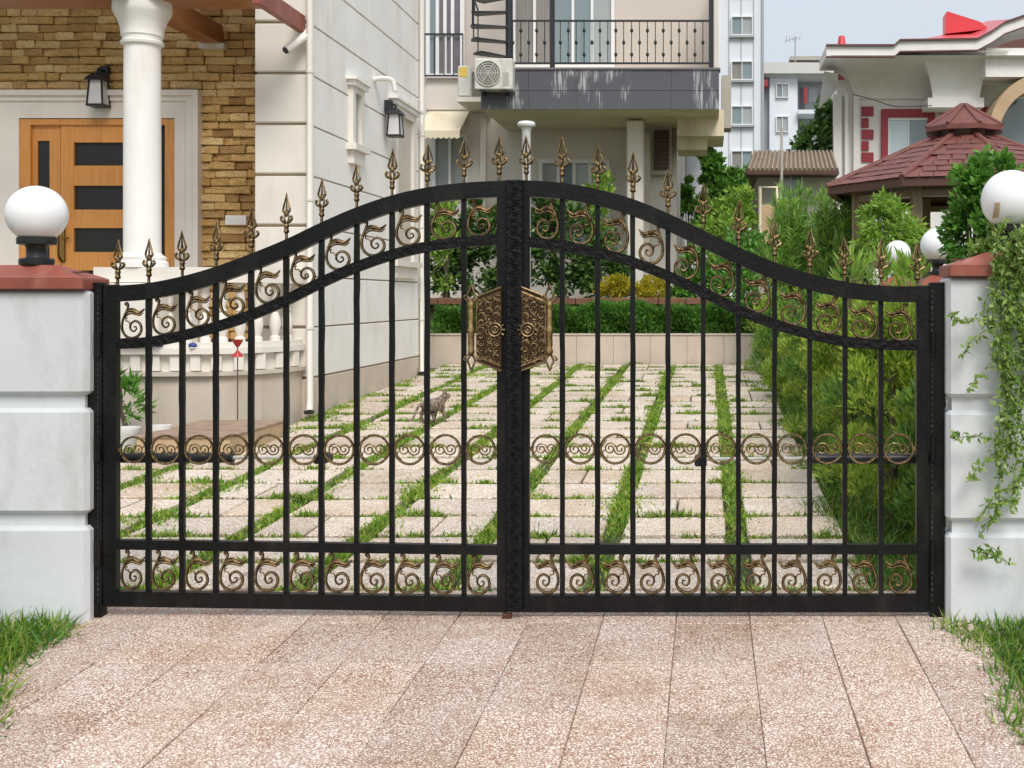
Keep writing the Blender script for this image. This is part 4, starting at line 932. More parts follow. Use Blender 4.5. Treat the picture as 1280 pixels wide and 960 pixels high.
# far white wall behind the villa corner
fw = T('white_annex', 'plain white annex behind the villa column', 'building', (PX(850, 24), 24, 1.4), deep=True)
MB().fr(806, 893, 182, 400, 24, 4).build('wall', M['apt'], fw); MB().fr(838, 893, 250, 256, 23.9, .09).build('string_course', M['terrared'], fw)
MB().fr(843, 858, 190, 235, 23.95, .045).build('shutter', M['outb'], fw)
# outbuilding with brown tile roof
OY = 18.0
ob = T('outbuilding', 'low outbuilding under a brown ribbed tile roof', 'outbuilding', (PX(990, OY), OY, 1.49), deep=True)
MB().fr(948, 1046, 214, 420, OY, 3).build('wall', M['outb'], ob)
zr0, zr1 = PZ(213, OY - .4), PZ(190, OY + 1.2); X0, X1 = PX(934, OY - .4), PX(1048, OY - .4)
MB().add([(X0, OY - .4, zr0), (X1, OY - .4, zr0), (X1 + .1, OY + 1.2, zr1), (X0 + .25, OY + 1.2, zr1), (X0, OY - .4, zr0 - .06), (X1, OY - .4, zr0 - .06), (X1 + .1, OY + 3, zr0), (X0 + .25, OY + 3, zr0)], [(0, 1, 2, 3), (4, 5, 1, 0), (3, 2, 6, 7), (5, 6, 2, 1), (0, 3, 7, 4), (7, 6, 5, 4)]).build('roof', M['brownroof'], ob)
for i in range(20):
    f = i / 19; xa_ = X0 + .03 + (X1 - X0 - .06) * f; xb_ = X0 + .27 + (X1 + .08 - X0 - .27) * f
    MB().tube([(xa_, OY - .42, zr0 + .015), ((xa_ + xb_) / 2, OY + .4, (zr0 + zr1) / 2 + .02), (xb_, OY + 1.2, zr1 + .015)], .038, 7).build('ridge_tile', M['brownroof'], ob, True, 50)
MB().fr(933, 1049, 213.5, 218, OY - .45, .5).build('eave', M['gazdark'], ob)
window(ob, 974, 1003, 219, 250, OY, ['glasslt', 'glass'], 'upvc', 1.6, .06)
gpi = T('gas_pipe', 'bent cream metal pipe standing before the outbuilding', 'pipe', P(972, 300, 16.5))
MB().tube([P(950, 300, 16.5), P(950, 234, 16.5), P(971, 234, 16.5), P(972, 262, 16.5)], .035, 8).build('pipe', M['soffit'], gpi, True, 60); MB().tube([P(977, 330, 16.5), P(977, 160, 16.5)], .028, 7).build('rod', M['outb'], gpi)
MB().fr(950, 972, 256, 330, 16.6, .2).build('door', M['tan'], gpi)

# red and white villa
RVY = 20.0
rv = T('red_roofed_villa', 'white villa with curved eaves, crimson trim and bright red roof', 'villa', (PX(1150, RVY), RVY, 1.0), deep=True)
xw = PX(1046, RVY); MB().plan([(xw, RVY), (PX(1330, RVY), RVY), (PX(1330, RVY), RVY + 8), (xw + 2.4, RVY + 8)], PZ(420, RVY), PZ(100, RVY)).build('wall', M['rvwhite'], rv)
for (a, b) in ((1042, 1052), (1056, 1060), (1067, 1074)): MB().fr(a, b, 118, 420, RVY - .12, .118).build('pilaster', M['rvwhite'], rv)
for i in range(5): MB().fr(1077, 1092 if i % 2 == 0 else 1086, 133 + 14.4 * i, 145 + 14.4 * i, RVY - .03, .035).build('quoin', M['crimson'], rv)
wn = MB().fr(1102, 1169, 136, 146.5, RVY - .08, .078).fr(1102, 1110, 146.6, 230, RVY - .08, .078).fr(1160, 1169, 146.6, 230, RVY - .08, .078).build('window', M['crimson'], rv)
MB().fr(1110.2, 1159.8, 147, 150, RVY - .05, .048).fr(1110.2, 1112, 150, 230, RVY - .05, .048).fr(1135, 1136.5, 150, 230, RVY - .05, .048).build('frame', M['upvc'], wn)
MB().fr(1112, 1135, 150, 230, RVY - .03, .02).build('pane', M['glasssky'], wn); MB().fr(1136.5, 1159.8, 150, 230, RVY - .03, .02).build('pane', M['glass'], wn)
MB().fr(1174, 1240, 133.5, 142, RVY - .03, .028).build('red_band', M['crimson'], rv)
def cove(px0, px1, pyb, pyt, out, Yw, flare, n=10, hip=True, bot=0.):
    """concave eave swelling out of the wall; flare: how far its ends spread"""
    Yt = Yw - out; z0 = PZ(pyb, Yw); z1 = PZ(pyt, Yt); xl, xr = PX(px0, Yw), PX(px1, Yw); vs = []
    m_ = MB()
    for i in range(n + 1):
        a = math.pi / 2 * i / n; o = out * (1 - math.cos(a)) + bot; z = z0 + (z1 - z0) * math.sin(a)
        e = flare * (1 - math.cos(a))
        vs += [(xl - e, Yw, z), (xl - e, Yw - o, z), (xr + (e if hip else 0), Yw - o, z), (xr + (e if hip else 0), Yw, z)]
    fs = [(i * 4 + k, i * 4 + k + 1, (i + 1) * 4 + k + 1, (i + 1) * 4 + k) for i in range(n) for k in range(3)]
    fs += [(0, 3, 2, 1), tuple(n * 4 + k for k in range(4))]
    m_.add(vs, fs); return m_, Yt, z1
c1, Yt, z1 = cove(1066, 1300, 124, 70, 1.1, RVY, .72, hip=False, bot=.06)
c1.build('eave_cove', M['rvwhite'], rv, True, 50)
c2, Yt2, z2 = cove(1166, 1224, 133, 63, .5, RVY - .6, .55, bot=.0)
c2.build('bay_cove', M['rvwhite'], rv, True, 50)
MB().fr(1160, 1230, 122, 134, RVY - .63, .62).build('bay_base', M['rvwhite'], rv)
# fascia: stepped band with maroon edges, then the red roof
def band(pts, t, Y, d, nm, mm):
    z = [(PX(a, Y), PZ(b, Y)) for a, b in pts]; lo_ = [(PX(a, Y), PZ(b + t, Y)) for a, b in pts]
    m_ = MB()
    for i in range(len(pts) - 1): m_.prism([lo_[i], lo_[i + 1], z[i + 1], z[i]], Y, Y + d)
    m_.build(nm, M[mm], rv)
FY = 18.85
step = [(1033, 56.5), (1118, 56.5), (1125, 50), (1222, 48.5), (1240, 39), (1256, 28), (1290, 16), (1330, 10)]
band([(a, b) for a, b in step], 14, FY, 1.2, 'fascia', 'rvwhite')
band([(a, b - 1.5) for a, b in step], 2.2, FY - .05, .12, 'fascia_edge', 'maroon')
band([(a, b + 13.4) for a, b in step], 1.8, FY - .04, .06, 'fascia_edge', 'maroon')
rf = MB(); 
A = [P(1034, 55, FY), P(1118, 55, FY), P(1125, 48.6, FY), P(1222, 47, FY), P(1240, 37.5, FY), P(1256, 26.5, FY), P(1290, 14.5, FY), P(1330, 8.5, FY)]
Bk = [(a[0] * 1.32 + (0.6 if i < 4 else 0), FY + 7, max(a[2] + (.9 if i > 1 else .35), 0)) for i, a in enumerate(A)]
rf.add(A + Bk, [(i, i + 1, i + 9, i + 8) for i in range(7)]); rf.build('roof', M['redroof'], rv)
# hipped red roof plane and ridge fin
MB().add([P(1150, 50, FY + .5), P(1226, 47, FY + .3), P(1262, 24, FY + .3), P(1235, 26, FY + 4), P(1200, 38, FY + 4)], [(0, 1, 2, 3, 4)]).build('roof_hip', M['redroof'], rv)
MB().prism([(PX(1182, FY + 2), PZ(42, FY + 2)), (PX(1236, FY + 2), PZ(36, FY + 2)), (PX(1225, FY + 2), PZ(27, FY + 2)), (PX(1184, FY + 2), PZ(14, FY + 2)), (PX(1182, FY + 2), PZ(18, FY + 2))], FY + 2, FY + 2.25).build('ridge_fin', M['redroof'], rv)
MB().lathe([(.11, -.25), (.08, 0), (.05, .02)], P(1052, 46, FY + .6), 8).build('roof_finial', M['redroof'], rv)
# left wing of the eave
MB().add([P(1023, 136, 19.2), P(1030, 89, 18.2), P(1048, 92, 18.2), P(1046, 112, 19.4), P(1024, 136, 19.5), P(1031, 89, 19.9), P(1048, 92, 19.9), P(1046, 112, 19.9)], [(0, 1, 2, 3)[::-1], (4, 5, 6, 7), (0, 4, 5, 1)[::-1], (1, 5, 6, 2)[::-1], (2, 6, 7, 3)[::-1], (3, 7, 4, 0)[::-1]]).build('eave_wing', M['apt'], rv)
# big arch at the right
ar = MB(); N = 16; c_px, c_py = 1300, 185
po_ = [(c_px - 68 * math.sin(i / N * math.pi / 2) , c_py - 92 * math.cos(i / N * math.pi / 2)) for i in range(N + 1)]
pi_ = [(c_px - 54 * math.sin(i / N * math.pi / 2) , c_py - 74 * math.cos(i / N * math.pi / 2)) for i in range(N + 1)]
for i in range(N): ar.prism([(PX(a, 18.9), PZ(b, 18.9)) for a, b in (po_[i], po_[i + 1], pi_[i + 1], pi_[i])], 18.9, 19.6)
ar.build('arch', M['tan'], rv)
wb = MB().fr(1232, 1330, 60, 96, 19.0, .8)
wb.build('arch_wall', M['rvwhite'], rv)
MB().fr(1250, 1330, 110, 200, 19.95, .04).build('arch_glass', M['glass'], rv)
cb = T('cable', 'thin dark cable sagging across the red roofed villa', 'cable', P(1066, 118, 19.3), deep=True)
MB().tube(cr([P(1066, 118, 19.3), P(1090, 124, 19), P(1120, 133, 18.8), P(1165, 132, 18.6)], 5), .012, 4).build('wire', M['black'], cb)

# gazebo
GZ = Vector((3.52, 11.0, 0)); GR = 1.94; gzb = T('gazebo', 'octagonal gazebo with red brown tiled roof and small upper cupola', 'gazebo', (GZ.x, GZ.y, .3))
ez = 1.53 + .150 * 9.9; tz = 3.72; ph0 = rad(35)
def oct_(r, z, off=0.): return [(GZ.x - r * math.sin(ph0 + i * math.pi / 4 + off), GZ.y - r * math.cos(ph0 + i * math.pi / 4 + off), z) for i in range(8)]
o1, o0, o2 = oct_(GR, ez), oct_(GR, ez - .10), oct_(.40, tz)
MB().add(o1 + o2, [(i, i + 8, (i + 1) % 8 + 8, (i + 1) % 8) for i in range(8)]).build('roof', M['gaztile'], gzb)
MB().add(o1 + o0 + oct_(GR - .12, ez - .10) , [(i, (i + 1) % 8, (i + 1) % 8 + 8, i + 8) for i in range(8)] + [(i + 8, (i + 1) % 8 + 8, (i + 1) % 8 + 16, i + 16) for i in range(8)] ).build('eave_board', M['gazdark'], gzb)
MB().add(oct_(GR - .1, ez - .05) + oct_(.3, tz - .15), [(i, (i + 1) % 8, (i + 1) % 8 + 8, i + 8) for i in range(8)]).build('roof_lining', M['gazdark'], gzb)
for i in range(8): MB().tube([Vector(o1[i]) + Vector((0, 0, .01)), Vector(o2[i]) + Vector((0, 0, .01))], .045, 8).build('hip_tile', M['gaztile'], gzb, True, 60)
# shingles as pieces on the four faces in view
shg = MB().box(-.085, .085, 0, .008, -.11, .13, .003)
shg.v = [(x, y - (.012 if z < 0 else 0), z) for x, y, z in shg.v]; shm = shg.mesh('shingle', M['gaztile'])
for f in (6, 7, 0, 1):
    A, B = Vector(o1[f]), Vector(o1[(f + 1) % 8]); C, D_ = Vector(o2[f]), Vector(o2[(f + 1) % 8])
    e = (B - A).normalized(); upv = ((C + D_) / 2 - (A + B) / 2); sl = upv.length; upv.normalize(); nn = e.cross(upv)
    if nn.z < 0: nn = -nn
    rows = 8
    for r in range(rows):
        tt = (r + .45) / rows; L0, R0 = A.lerp(C, tt), B.lerp(D_, tt); wd = (R0 - L0).length; k = max(1, round(wd / .18))
        for c in range(k):
            fx = (c + .5 + (.25 if r % 2 else -.0)) / k
            if fx * wd > wd - .07: continue
            p_ = L0.lerp(R0, fx) + nn * .014
            R_ = Matrix((e, -nn, upv)).transposed()
            if R_.determinant() < 0: R_ = Matrix((-e, -nn, upv)).transposed()
            rt = R_.to_euler(); link('shingle', shm, gzb, p_, (rt.x + random.uniform(-.03, .03), rt.y, rt.z), (1.0, 1, sl / rows / .2))
cz = 3.86
MB().add(oct_(.55, cz) + oct_(.03, cz + .32), [(i, i + 8, (i + 1) % 8 + 8, (i + 1) % 8) for i in range(8)] + [tuple(range(8, 16))]).add(oct_(.55, cz) + oct_(.55, cz - .07), [(i, (i + 1) % 8, (i + 1) % 8 + 8, i + 8) for i in range(8)] + [tuple(range(8, 16))]).build('cupola_roof', M['gaztile'], gzb)
for i in range(8): MB().tube([Vector(oct_(.55, cz)[i]), Vector(oct_(.03, cz + .32)[i])], .03, 7).build('hip_tile', M['gaztile'], gzb, True, 60)
for i in range(8):
    p_ = oct_(.36, 0)[i]; MB().box(p_[0] - .04, p_[0] + .04, p_[1] - .04, p_[1] + .04, tz - .1, cz - .065).build('cupola_post', M['gazdark'], gzb)
for i in range(8):
    p_ = oct_(GR - .42, 0)[i]; MB().box(p_[0] - .07, p_[0] + .07, p_[1] - .07, p_[1] + .07, zg(11) - .05, ez - .0, .01).build('post', M['gazwood'], gzb)
ri = oct_(GR - .42, ez - .16)
for i in range(8): MB().tube([ri[i], ri[(i + 1) % 8]], .06, 4).build('ring_beam', M['gazwood'], gzb)
gw = T('garden_back_wall', 'white garden wall seen between the gazebo posts', 'wall', (4.5, 14.2, .4), deep=True); MB().box(2.6, 8.5, 14.2, 14.4, .2, 2.55).build('wall_body', M['rvwhite'], gw); MB().box(2.58, 8.5, 14.17, 14.43, 2.551, 2.6).build('coping', M['upvc'], gw)

# ================================================================== GREENERY
def B_(px0, px1, py0, py1, Y, ry=None, wt=1.):
    a, b = PX(px0, Y), PX(px1, Y); z1, z0 = PZ(py0, Y), PZ(py1, Y); r = (abs(b - a) / 2, ry or abs(b - a) / 2.2, abs(z1 - z0) / 2)
    return (((a + b) / 2, Y, (z0 + z1) / 2), r, wt)
def base_of(bl, z): return (bl[0][0], bl[0][1], z)
b1 = [B_(524, 585, 250, 372, 15.6), B_(570, 628, 240, 372, 15.5), B_(545, 610, 262, 300, 15.3, wt=.5)]
plant('camellia_shrub', 'dark glossy shrub behind the hedge beside the house corner', 'shrub', base_of(b1[0], 1.49), b1, 6500, .12, .032, 'dark_leaf', 'dark shrubs of the raised bed', kcl=90, clump=.30)
b1 = [B_(655, 740, 245, 372, 15.5), B_(715, 785, 290, 374, 15.3), B_(664, 712, 238, 300, 15.4, wt=.6)]
plant('camellia_shrub', 'dark glossy shrub below the villa ground floor window', 'shrub', base_of(b1[0], 1.49), b1, 7000, .12, .032, 'dark_leaf', 'dark shrubs of the raised bed', kcl=100, clump=.28)
b1 = [B_(735, 765, 215, 330, 15.9)]
plant('slender_sapling', 'slender light green sapling before the villa ground floor window', 'sapling', base_of(b1[0], 1.49), b1, 900, .13, .03, 'lime_leaf', trunk=.02, kcl=26, clump=.35, up=.6)
b1 = [B_(540, 575, 245, 372, 15.1)]
plant('slender_sapling', 'slender yellow green sapling before the dark shrub at the house corner', 'sapling', base_of(b1[0], 1.49), b1, 900, .13, .02, 'lime_leaf', trunk=.02, kcl=22, clump=.35, up=.6)
for (a, b, t_, lb) in ((744, 792, 346, 'bright yellow leaved shrub at the foot of the dark shrub'), (786, 838, 350, 'bright yellow leaved shrub below the villa column')):
    b1 = [B_(a, b, t_, 373, 14.95, .3)]; plant('yellow_shrub', lb, 'shrub', base_of(b1[0], 1.49), b1, 1800, .07, .02, 'yellow_leaf', 'yellow shrubs of the raised bed', trunk=.015, kcl=26, clump=.35, up=.6)
b1 = [B_(832, 898, 335, 378, 15.2, .5), B_(850, 885, 305, 350, 15.3, .3, .5)]
plant('round_shrub', 'light green shrub beside the yellow shrubs', 'shrub', base_of(b1[0], 1.45), b1, 2600, .10, .026, 'mid_leaf', trunk=.02, kcl=40)
b1 = [B_(885, 958, 320, 395, 14.8, .6), B_(905, 965, 290, 350, 15.2, .6)]
plant('round_shrub', 'broad mid green shrub between the hedge end and the feathery conifer', 'shrub', base_of(b1[0], 1.3), b1, 4200, .10, .026, 'mid_leaf', trunk=.02, kcl=60)
b1 = [B_(868, 948, 262, 345, 17.2), B_(890, 950, 235, 300, 17.6, wt=.7)]
plant('round_shrub', 'yellowish green shrub under the leafy tree beside the annex', 'shrub', base_of(b1[0], 1.49), b1, 4000, .12, .03, 'lime_leaf', trunk=.03, kcl=50)
b1 = [B_(874, 925, 205, 300, 21), B_(895, 950, 215, 290, 21.4), B_(878, 904, 180, 240, 21.2, wt=.6)]
plant('leafy_tree', 'leafy green tree between the villa and the outbuilding', 'tree', base_of(b1[0], 1.4), b1, 6500, .17, .05, 'mid_leaf', trunk=.09, kcl=70, clump=.36)
b1 = [B_(845, 880, 235, 300, 20), B_(850, 870, 225, 262, 20, wt=.5)]
plant('leafy_tree', 'small tree with pale leaves before the white annex wall', 'tree', base_of(b1[0], 1.4), b1, 1300, .16, .05, 'mid_leaf', trunk=.04, kcl=22, clump=.4)
b1 = [B_(996, 1050, 158, 200, 24, 1), B_(1020, 1050, 120, 190, 24.5, .8)]
plant('leafy_tree', 'dark green tree above the brown tiled outbuilding roof', 'tree', base_of(b1[0], 1.4), b1, 3800, .18, .05, 'dark_leaf', trunk=.1, kcl=50)
# feathery conifers behind the gate
def feather(name, label, px0, px1, py0, py1, Y, z0, n, m='feather', group='feathery conifers along the garden wall'):
    bl = B_(px0, px1, py0, py1, Y); c, r, _ = bl; t = T(name, label, 'conifer', (c[0], Y, z0), group)
    C = []; D = []; K = 90
    tb = MB()
    for k in range(K):
        a = random.random() * 6.28; f = random.random(); rr = r[0] * (1 - f * .5) * random.uniform(.55, 1.2)
        p0 = np.array([c[0], Y, z0 + (c[2] + r[2] - z0) * f * .6]); tip = np.array([c[0] + rr * math.cos(a), Y + rr * math.sin(a), min(c[2] + r[2], p0[2] + r[2] * random.uniform(.75, 1.5))])
        mid = (p0 + tip) / 2 + np.array([rr * math.cos(a), rr * math.sin(a), 0]) * .25
        m_ = n // K; s = RNG.random(m_) ** .8; q = ((1 - s) ** 2)[:, None] * p0 + (2 * s * (1 - s))[:, None] * mid + (s ** 2)[:, None] * tip
        tan = (tip - mid) / np.linalg.norm(tip - mid)
        C.append(q); D.append(tan * .9 + RNG.normal(size=(m_, 3)) * .55)
        tb.tube([p0, mid, tip], [.012, .009, .004], 4)
    C = np.vstack(C); D = np.vstack(D); s = RNG.random(len(C)) * .6 + .7
    link('foliage', leafmesh('foliage', quads(C, D, .17 * s, .008 * s), M[m], WL[t.name]), t)
    tb.tube([(c[0], Y, z0 - .05), (c[0], Y, c[2] + r[2] * .3)], [.04, .015], 6); tb.build('trunk', M['bark'], t, True)
feather('feathery_conifer', 'bright feathery conifer beside the outbuilding', 946, 1036, 236, 400, 12.6, .35, 15000)
feather('feathery_conifer', 'deeper green feathery conifer before the gazebo eave', 1000, 1090, 242, 400, 11.6, .33, 15000)
b1 = [B_(1062, 1150, 255, 335, 9.9), B_(1075, 1120, 245, 290, 10.1, wt=.5), B_(1120, 1170, 290, 345, 9.7, wt=.5)]
plant('arching_shrub', 'arching light green shrub before the gazebo posts', 'shrub', base_of(b1[0], .3), b1, 6000, .10, .014, 'lime_leaf', trunk=.03, kcl=110, clump=.3, up=-.2, out=1, rnd=.6)
for (a, b, c_, d, Y, lb) in ((1045, 1082, 318, 372, 6.2, 'upright bamboo-like shoots before the small globe lamps'), (1085, 1118, 322, 372, 6.0, 'upright bamboo-like shoots before the middle globe lamp'), (1125, 1160, 330, 372, 5.8, 'upright bamboo-like shoots under the large globe lamp')):
    b1 = [B_(a, b, c_, d, Y, .12)]; plant('bamboo_shoots', lb, 'plant', base_of(b1[0], zg(Y)), b1, 120, .13, .010, 'lime_leaf', 'shoots along the garden wall', trunk=.01, kcl=14, up=1.4, rnd=.4, clump=.4)
b1 = [B_(1188, 1252, 215, 345, 5.6, .2), B_(1212, 1285, 190, 300, 5.7, .25), B_(1196, 1240, 205, 260, 5.6, .15, .5)]
plant('glossy_shrub', 'tall glossy green shrub behind the vine-hung pillar', 'shrub', base_of(b1[0], zg(5.6)), b1, 5200, .065, .018, 'mid_leaf', trunk=.03, kcl=120, clump=.28)
# conifer hedge between drive and wall: column by column
def thuja(x, y, z1, rx, label, m, n):
    z0 = zg(y); t = T('thuja', label, 'conifer', (x, y, z0), 'thuja hedge along the driveway', deep=True); H = z1 - z0
    K = 46; C = []; D = []
    for k in range(K):
        f = random.random() ** .85; a = random.random() * 6.28; prof = rx * (1 - .6 * f ** 2.2) * random.uniform(.45, 1.12)
        c = np.array([x + prof * math.cos(a), y + prof * math.sin(a) * .8, z0 + .06 + H * f * .9]); R0 = random.uniform(.09, .17)
        m_ = n // K; v, _ = sphere_pts(m_); v[:, 2] = np.abs(v[:, 2]) * 1.5 - .35; q = v * R0 * (.45 + .55 * RNG.random((m_, 1)))
        C.append(c + q); D.append(v * .8 + np.array([.25 * math.cos(a), .25 * math.sin(a), .75]) + RNG.normal(size=(m_, 3)) * .3)
    C = np.vstack(C); D = np.vstack(D); s = RNG.random(len(C)) * .6 + .7
    C[:, 2] = np.maximum(C[:, 2], z0 + .01)
    link('foliage', leafmesh('foliage', quads(C, D, .060 * s, .0085 * s), M[m], WL[t.name], KD), t)
    b = MB(); b.tube([(x, y, z0 - .05), (x, y, z0 + H * .8)], [.035, .012], 7)
    for i in range(14): f = .1 + .8 * i / 14; a = i * 2.4; b.tube([(x, y, z0 + H * f), (x + rx * .7 * math.cos(a), y + rx * .7 * math.sin(a), z0 + H * f + .15)], [.012, .004], 4)
    b.build('trunk', M['bark'], t, True)
i = 0
for (y, x, z1, rx, m, lb) in ((4.75, 1.50, 1.42, .34, 'thuja_dark', 'dark green thuja beside the hinge post'), (5.35, 1.24, 1.52, .36, 'thuja_leaf', 'yellow green thuja next to the dark one by the hinge post'), (6.05, 1.33, 1.55, .38, 'thuja_dark', 'dark green thuja second from the gate'), (6.8, 1.20, 1.60, .40, 'thuja_leaf', 'golden green thuja level with the large garden globe lamp'),
        (7.7, 1.28, 1.60, .42, 'thuja_leaf', 'lime green thuja behind the golden one'), (8.7, 1.17, 1.62, .45, 'thuja_dark', 'mid green thuja halfway along the drive'), (9.8, 1.27, 1.64, .46, 'thuja_leaf', 'pale green thuja beyond the middle of the drive'), (11.0, 1.14, 1.62, .46, 'thuja_dark', 'deep green thuja near the end of the drive'), (12.3, 1.13, 1.60, .48, 'thuja_leaf', 'last lime thuja beside the planter')):
    thuja(x, y, z1, rx, lb, m, 10500 if y < 7.5 else 7600)
# vine over the pillar
def vine():
    t = T('hanging_vine', 'pale leafy vine hanging down over the white pillar', 'vine', P(1250, 360, 3.74)); C = []; D = []; sb = MB()
    strands = []
    for k in range(27):
        x0 = random.uniform(1246, 1300); y0 = random.uniform(285, 345); ln = random.uniform(90, 330) if k % 3 else random.uniform(40, 140)
        pts = [(x0 + random.uniform(0, 20), y0 - 20, 3.86)]; x, y = x0, y0; Y = 3.735
        st_ = 0
        while y < y0 + ln: pts.append((x, y, Y + random.uniform(-.03, .025))); y += 24; x += random.uniform(-9, 7); x = max(x, 1226 + random.uniform(0, 34))
        strands.append(pts)
    for yy, xx in ((398, 1190), (545, 1190), (690, 1240)): strands.append([(1262, yy + 14, 3.73), (1240, yy + 4, 3.72), (1218, yy, 3.72), (xx + 8, yy + 2, 3.71), (xx, yy - 6, 3.71)])
    for yy, xx in ((430, 1205), (478, 1210), (590, 1212), (640, 1222), (655, 1228)): strands.append([(1268, yy - 30, 3.74), (1250, yy - 26, 3.72), (xx + 14, yy - 8, 3.72), (xx, yy + 12, 3.71)])
    for pts in strands:
        p = cr([P(*q) for q in pts], 4); sb.tube(p, .0028, 4)
        for q in p:
            for _ in range(random.choice((3, 4, 4))):
                C.append(np.array(q) + RNG.normal(0, .006, 3)); d = RNG.normal(size=3); d[1] = -abs(d[1]) * .8; d[2] -= .5; D.append(d)
    C = np.array(C); D = np.array(D); s = RNG.random(len(C)) * .6 + .7
    link('leaves', leafmesh('leaves', quads(C, D, .034 * s, .0085 * s, .15), M['vine_leaf'], WL[t.name]), t)
    sb.build('stems', M['vine_leaf'], t, True)
    bl = [B_(1205, 1285, 285, 352, 3.95, .10), B_(1225, 1290, 268, 330, 3.95, .08, .6)]
    link('top_growth', leafmesh('top_growth', crown(bl, 1300, .04, .010, kcl=40, clump=.35, up=-.1), M['vine_leaf'], WL[t.name]), t)
vine()
# ---- grass as stuff
def blades(name, label, X, Y, h, wd, m, lean=.5, zoff=0., curl=0.0):
    n = len(X); Z = np.array([zg(y) for y in Y]) + zoff
    d = np.c_[RNG.normal(0, lean, n), RNG.normal(0, lean, n), np.ones(n)]
    o = link(name, leafmesh(name, quads(np.c_[X, Y, Z], d, h, wd, curl), M[m], (0, 0, 0), KD)); tag(o, label, 'grass', None, 'stuff')
def lane_pts():
    X = []; Yy = []; Hh = []
    def put(x, y, h):
        X.append(x); Yy.append(y); Hh.append(np.full(len(x), 1.) * h)
    for lx in XL + [-4.40, -5.22, -5.99]:
        for k in range(int(9.3 / .03)):
            y = 4.16 + k * .03
            if lx < -4.5 and y > 7.7: break
            den = .55 + .5 * math.sin(y * 2.1 + lx * 7) + .35 * math.sin(y * 5.3 + lx * 3); w_ = .082 + .03 * math.sin(y * 3.7 + lx * 11) + .025 * math.sin(y * 9.1 + lx)
            m_ = int(44 * max(.16, den) * (1.0 if y < 8 else .7))
            put(lx + np.where(RNG.random(m_) < .6, RNG.uniform(-.062, .062, m_), RNG.normal(0, w_ * .7, m_)) + .02 * math.sin(y * 2.3 + lx * 5), y + RNG.random(m_) * .03, .032 + .016 * max(0, den))
        for k in range(26):                            # tufts spilling over the paver edges
            y = random.uniform(4.2, 13.4)
            if lx < -4.5 and y > 7.7: continue
            m_ = random.randint(40, 150); s_ = random.uniform(.03, .075); put(RNG.normal(lx + random.uniform(-.07, .07), s_, m_), RNG.normal(y, s_ * 1.2, m_), random.uniform(.035, .06))
    for r in range(24):
        y = ROW0 + RP * r
        for i in range(150):
            x = random.uniform(-5.9 if r < 7 else -4.4, .95); dn = math.sin(x * 3.1 + r * 2.7) + math.sin(x * 7.7 + r * 1.3) + .6 * math.sin(x * 17 + r)
            if dn < -.5: continue
            m_ = int(12 + 8 * max(0, dn)); put(x + RNG.normal(0, .035, m_), y + RNG.normal(0, .010 if dn < 1.3 else .024, m_), .044 + .016 * max(0, dn))
    for (x, y, s_, m_) in ((-3.68, 8.3, .13, 900), (-4.28, 8.75, .10, 900), (-4.3, 9.4, .08, 700), (-4.3, 10.3, .08, 600), (-2.92, 12.3, .16, 1300), (-3.6, 12.1, .18, 1300), (-2.13, 6.2, .11, 700), (-2.13, 5.9, .10, 500), (-3.68, 6.0, .13, 800), (-3.68, 5.3, .12, 700), (-1.37, 5.0, .10, 500), (-2.1, 12.9, .2, 900), (.17, 7.3, .11, 500), (-.6, 5.6, .10, 500), (-4.35, 8.0, .12, 1100), (-4.7, 7.75, .12, 900)):
        put(RNG.normal(x, s_, m_), RNG.normal(y, s_ * .8, m_), .05)
    X = np.concatenate(X); Yy = np.concatenate(Yy); Hh = np.concatenate(Hh); ok = (Yy > 4.15) & (Yy < 13.48) & ((X > -4.38) | (Yy < 7.9)) & (X < 1.0); return X[ok], Yy[ok], Hh[ok]
X, Yy, Hh = lane_pts(); s = RNG.random(len(X)) * .8 + .5
blades('lane_grass', 'low bright green grass growing in the lanes between the drive pavers', X, Yy, Hh * s, .0036 * s * (1 + Yy / 9), 'lane', .75, -.022)
def patch(poly_fn, n, x0, x1, y0, y1):
    X = RNG.uniform(x0, x1, n); Y = RNG.uniform(y0, y1, n); k = poly_fn(X, Y); return X[k], Y[k]
X, Yy = patch(lambda X, Y: X > .83 + .08 * np.sin(Y * 4.3) + .05 * np.sin(Y * 11) - .05 * (RNG.random(len(X))), 26000, .66, 1.75, 4.2, 13.4)
s = RNG.random(len(X)) * .8 + .5; blades('verge_grass', 'green grass verge between the drive and the conifer hedge', X, Yy, .095 * s, .005 * s, 'grass', .7, -.03, .25)
X, Yy = patch(lambda X, Y: (X < -2.74 - .33 * (Y - 3.1) / .75 + .05 * np.sin(Y * 9) + .03 * RNG.normal(size=len(X))), 13000, -3.5, -2.5, 2.0, 3.80)
s = RNG.random(len(X)) * .9 + .4; blades('tuft_grass', 'tufted grass at the foot of the clean white pillar', X, Yy, .105 * s, .0038 * s, 'grass', .65, -.03, .35)
X, Yy = patch(lambda X, Y: (X > 1.14 + .06 * np.sin(Y * 8) + .03 * RNG.normal(size=len(X))), 11000, .98, 1.9, 2.0, 3.79)
s = RNG.random(len(X)) * .9 + .4; blades('tuft_grass', 'tufted grass at the foot of the vine-hung pillar', X, Yy, .085 * s, .0036 * s, 'grass', .6, -.03, .35)

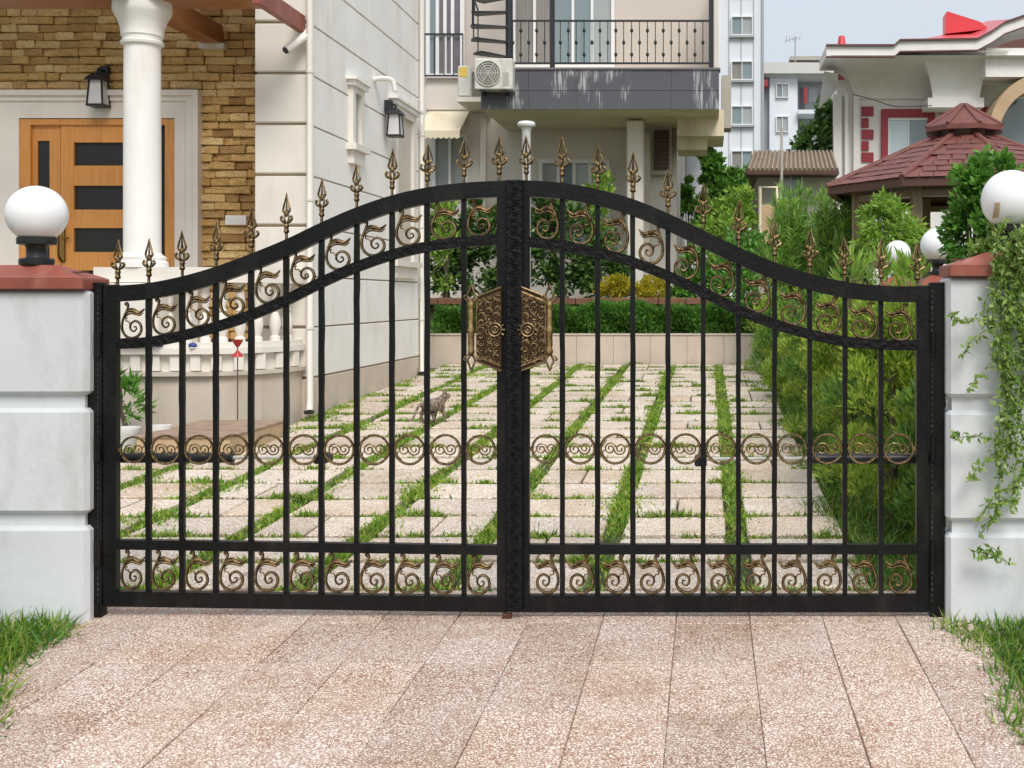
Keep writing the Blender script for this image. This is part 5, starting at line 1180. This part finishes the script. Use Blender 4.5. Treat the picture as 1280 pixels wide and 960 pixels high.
# ================================================================== THE CAT
def cat():
    m, t, p = nodes('tabby_fur'); p.inputs['Roughness'].default_value = .85
    c = ramp(t, noise(t, 26, 4, .6, (1, 1, .5), 1.5), [(.36, (.06, .042, .03)), (.52, (.22, .165, .125)), (.7, (.42, .34, .27))]); t.links.new(c, p.inputs['Base Color'])
    Y = 8.45; x, y, z = PX(533, Y), Y, zg(Y)
    o_ = T('cat', 'grey brown tabby cat walking on the drive with its tail hanging', 'cat', (x, y, z)); o_.rotation_euler = (0, 0, rad(52)); o_.scale = (.88,) * 3
    V = [(0, 0, .235), (.09, 0, .232), (.17, 0, .235), (.235, 0, .275), (.275, 0, .315), (.325, 0, .315), (.35, 0, .30),                # 0 hips..3 neck,4 head,5 face,6 muzzle
         (-.07, 0, .245), (-.12, 0, .22), (-.16, .0, .15), (-.20, 0, .085), (-.25, 0, .06), (-.28, 0, .065),                              # tail 7..12
         (.0, .05, .17), (-.035, .055, .10), (-.01, .055, .02), (.02, .055, .012),                                                   # hind leg 13..16
         (.05, -.05, .17), (.05, -.055, .10), (.09, -.055, .02), (.12, -.055, .012),                                                 # 17..20
         (.18, .045, .16), (.17, .045, .09), (.15, .045, .02), (.175, .045, .012),                                                    # 21..24
         (.21, -.045, .16), (.235, -.045, .09), (.25, -.045, .02), (.275, -.045, .012)]                                               # 25..28
    E = [(0, 1), (1, 2), (2, 3), (3, 4), (4, 5), (5, 6), (0, 7), (7, 8), (8, 9), (9, 10), (10, 11), (11, 12), (0, 13), (13, 14), (14, 15), (15, 16), (0, 17), (17, 18), (18, 19), (19, 20), (2, 21), (21, 22), (22, 23), (23, 24), (2, 25), (25, 26), (26, 27), (27, 28)]
    R = [.072, .075, .07, .05, .052, .045, .022, .024, .017, .016, .015, .014, .009, .04, .02, .016, .015, .04, .02, .016, .015, .028, .019, .015, .016, .028, .019, .015, .016]
    me = bpy.data.meshes.new('body'); me.from_pydata(V, E, []); me.materials.append(m)
    b = link('body', me, o_, (x, y, z)); md = b.modifiers.new('skin', 'SKIN'); md.use_smooth_shade = True; b.modifiers.new('sub', 'SUBSURF').levels = 2; b.modifiers['sub'].render_levels = 2
    for i, r in enumerate(R): me.skin_vertices[0].data[i].radius = (r, r)
    me.skin_vertices[0].data[0].use_root = True
    for s in (-1, 1):
        e = MB().add([(.262, s * .018, .355), (.30, s * .012, .352), (.28, s * .048, .338), (.272, s * .034, .405)], [(0, 1, 3), (1, 2, 3), (2, 0, 3), (0, 2, 1)]); link('ear', e.mesh('ear', m), o_, (x, y, z))
        link('eye', MB().lathe([(.001, -.005), (.007, 0), (.001, .005)], (.348, s * .021, .328), 8, 'x').mesh('eye', M['black']), o_, (x, y, z))
    link('nose', MB().lathe([(.001, -.005), (.007, 0), (.001, .006)], (.372, 0, .305), 8, 'x').mesh('nose', M['redplastic']), o_, (x, y, z))
cat()
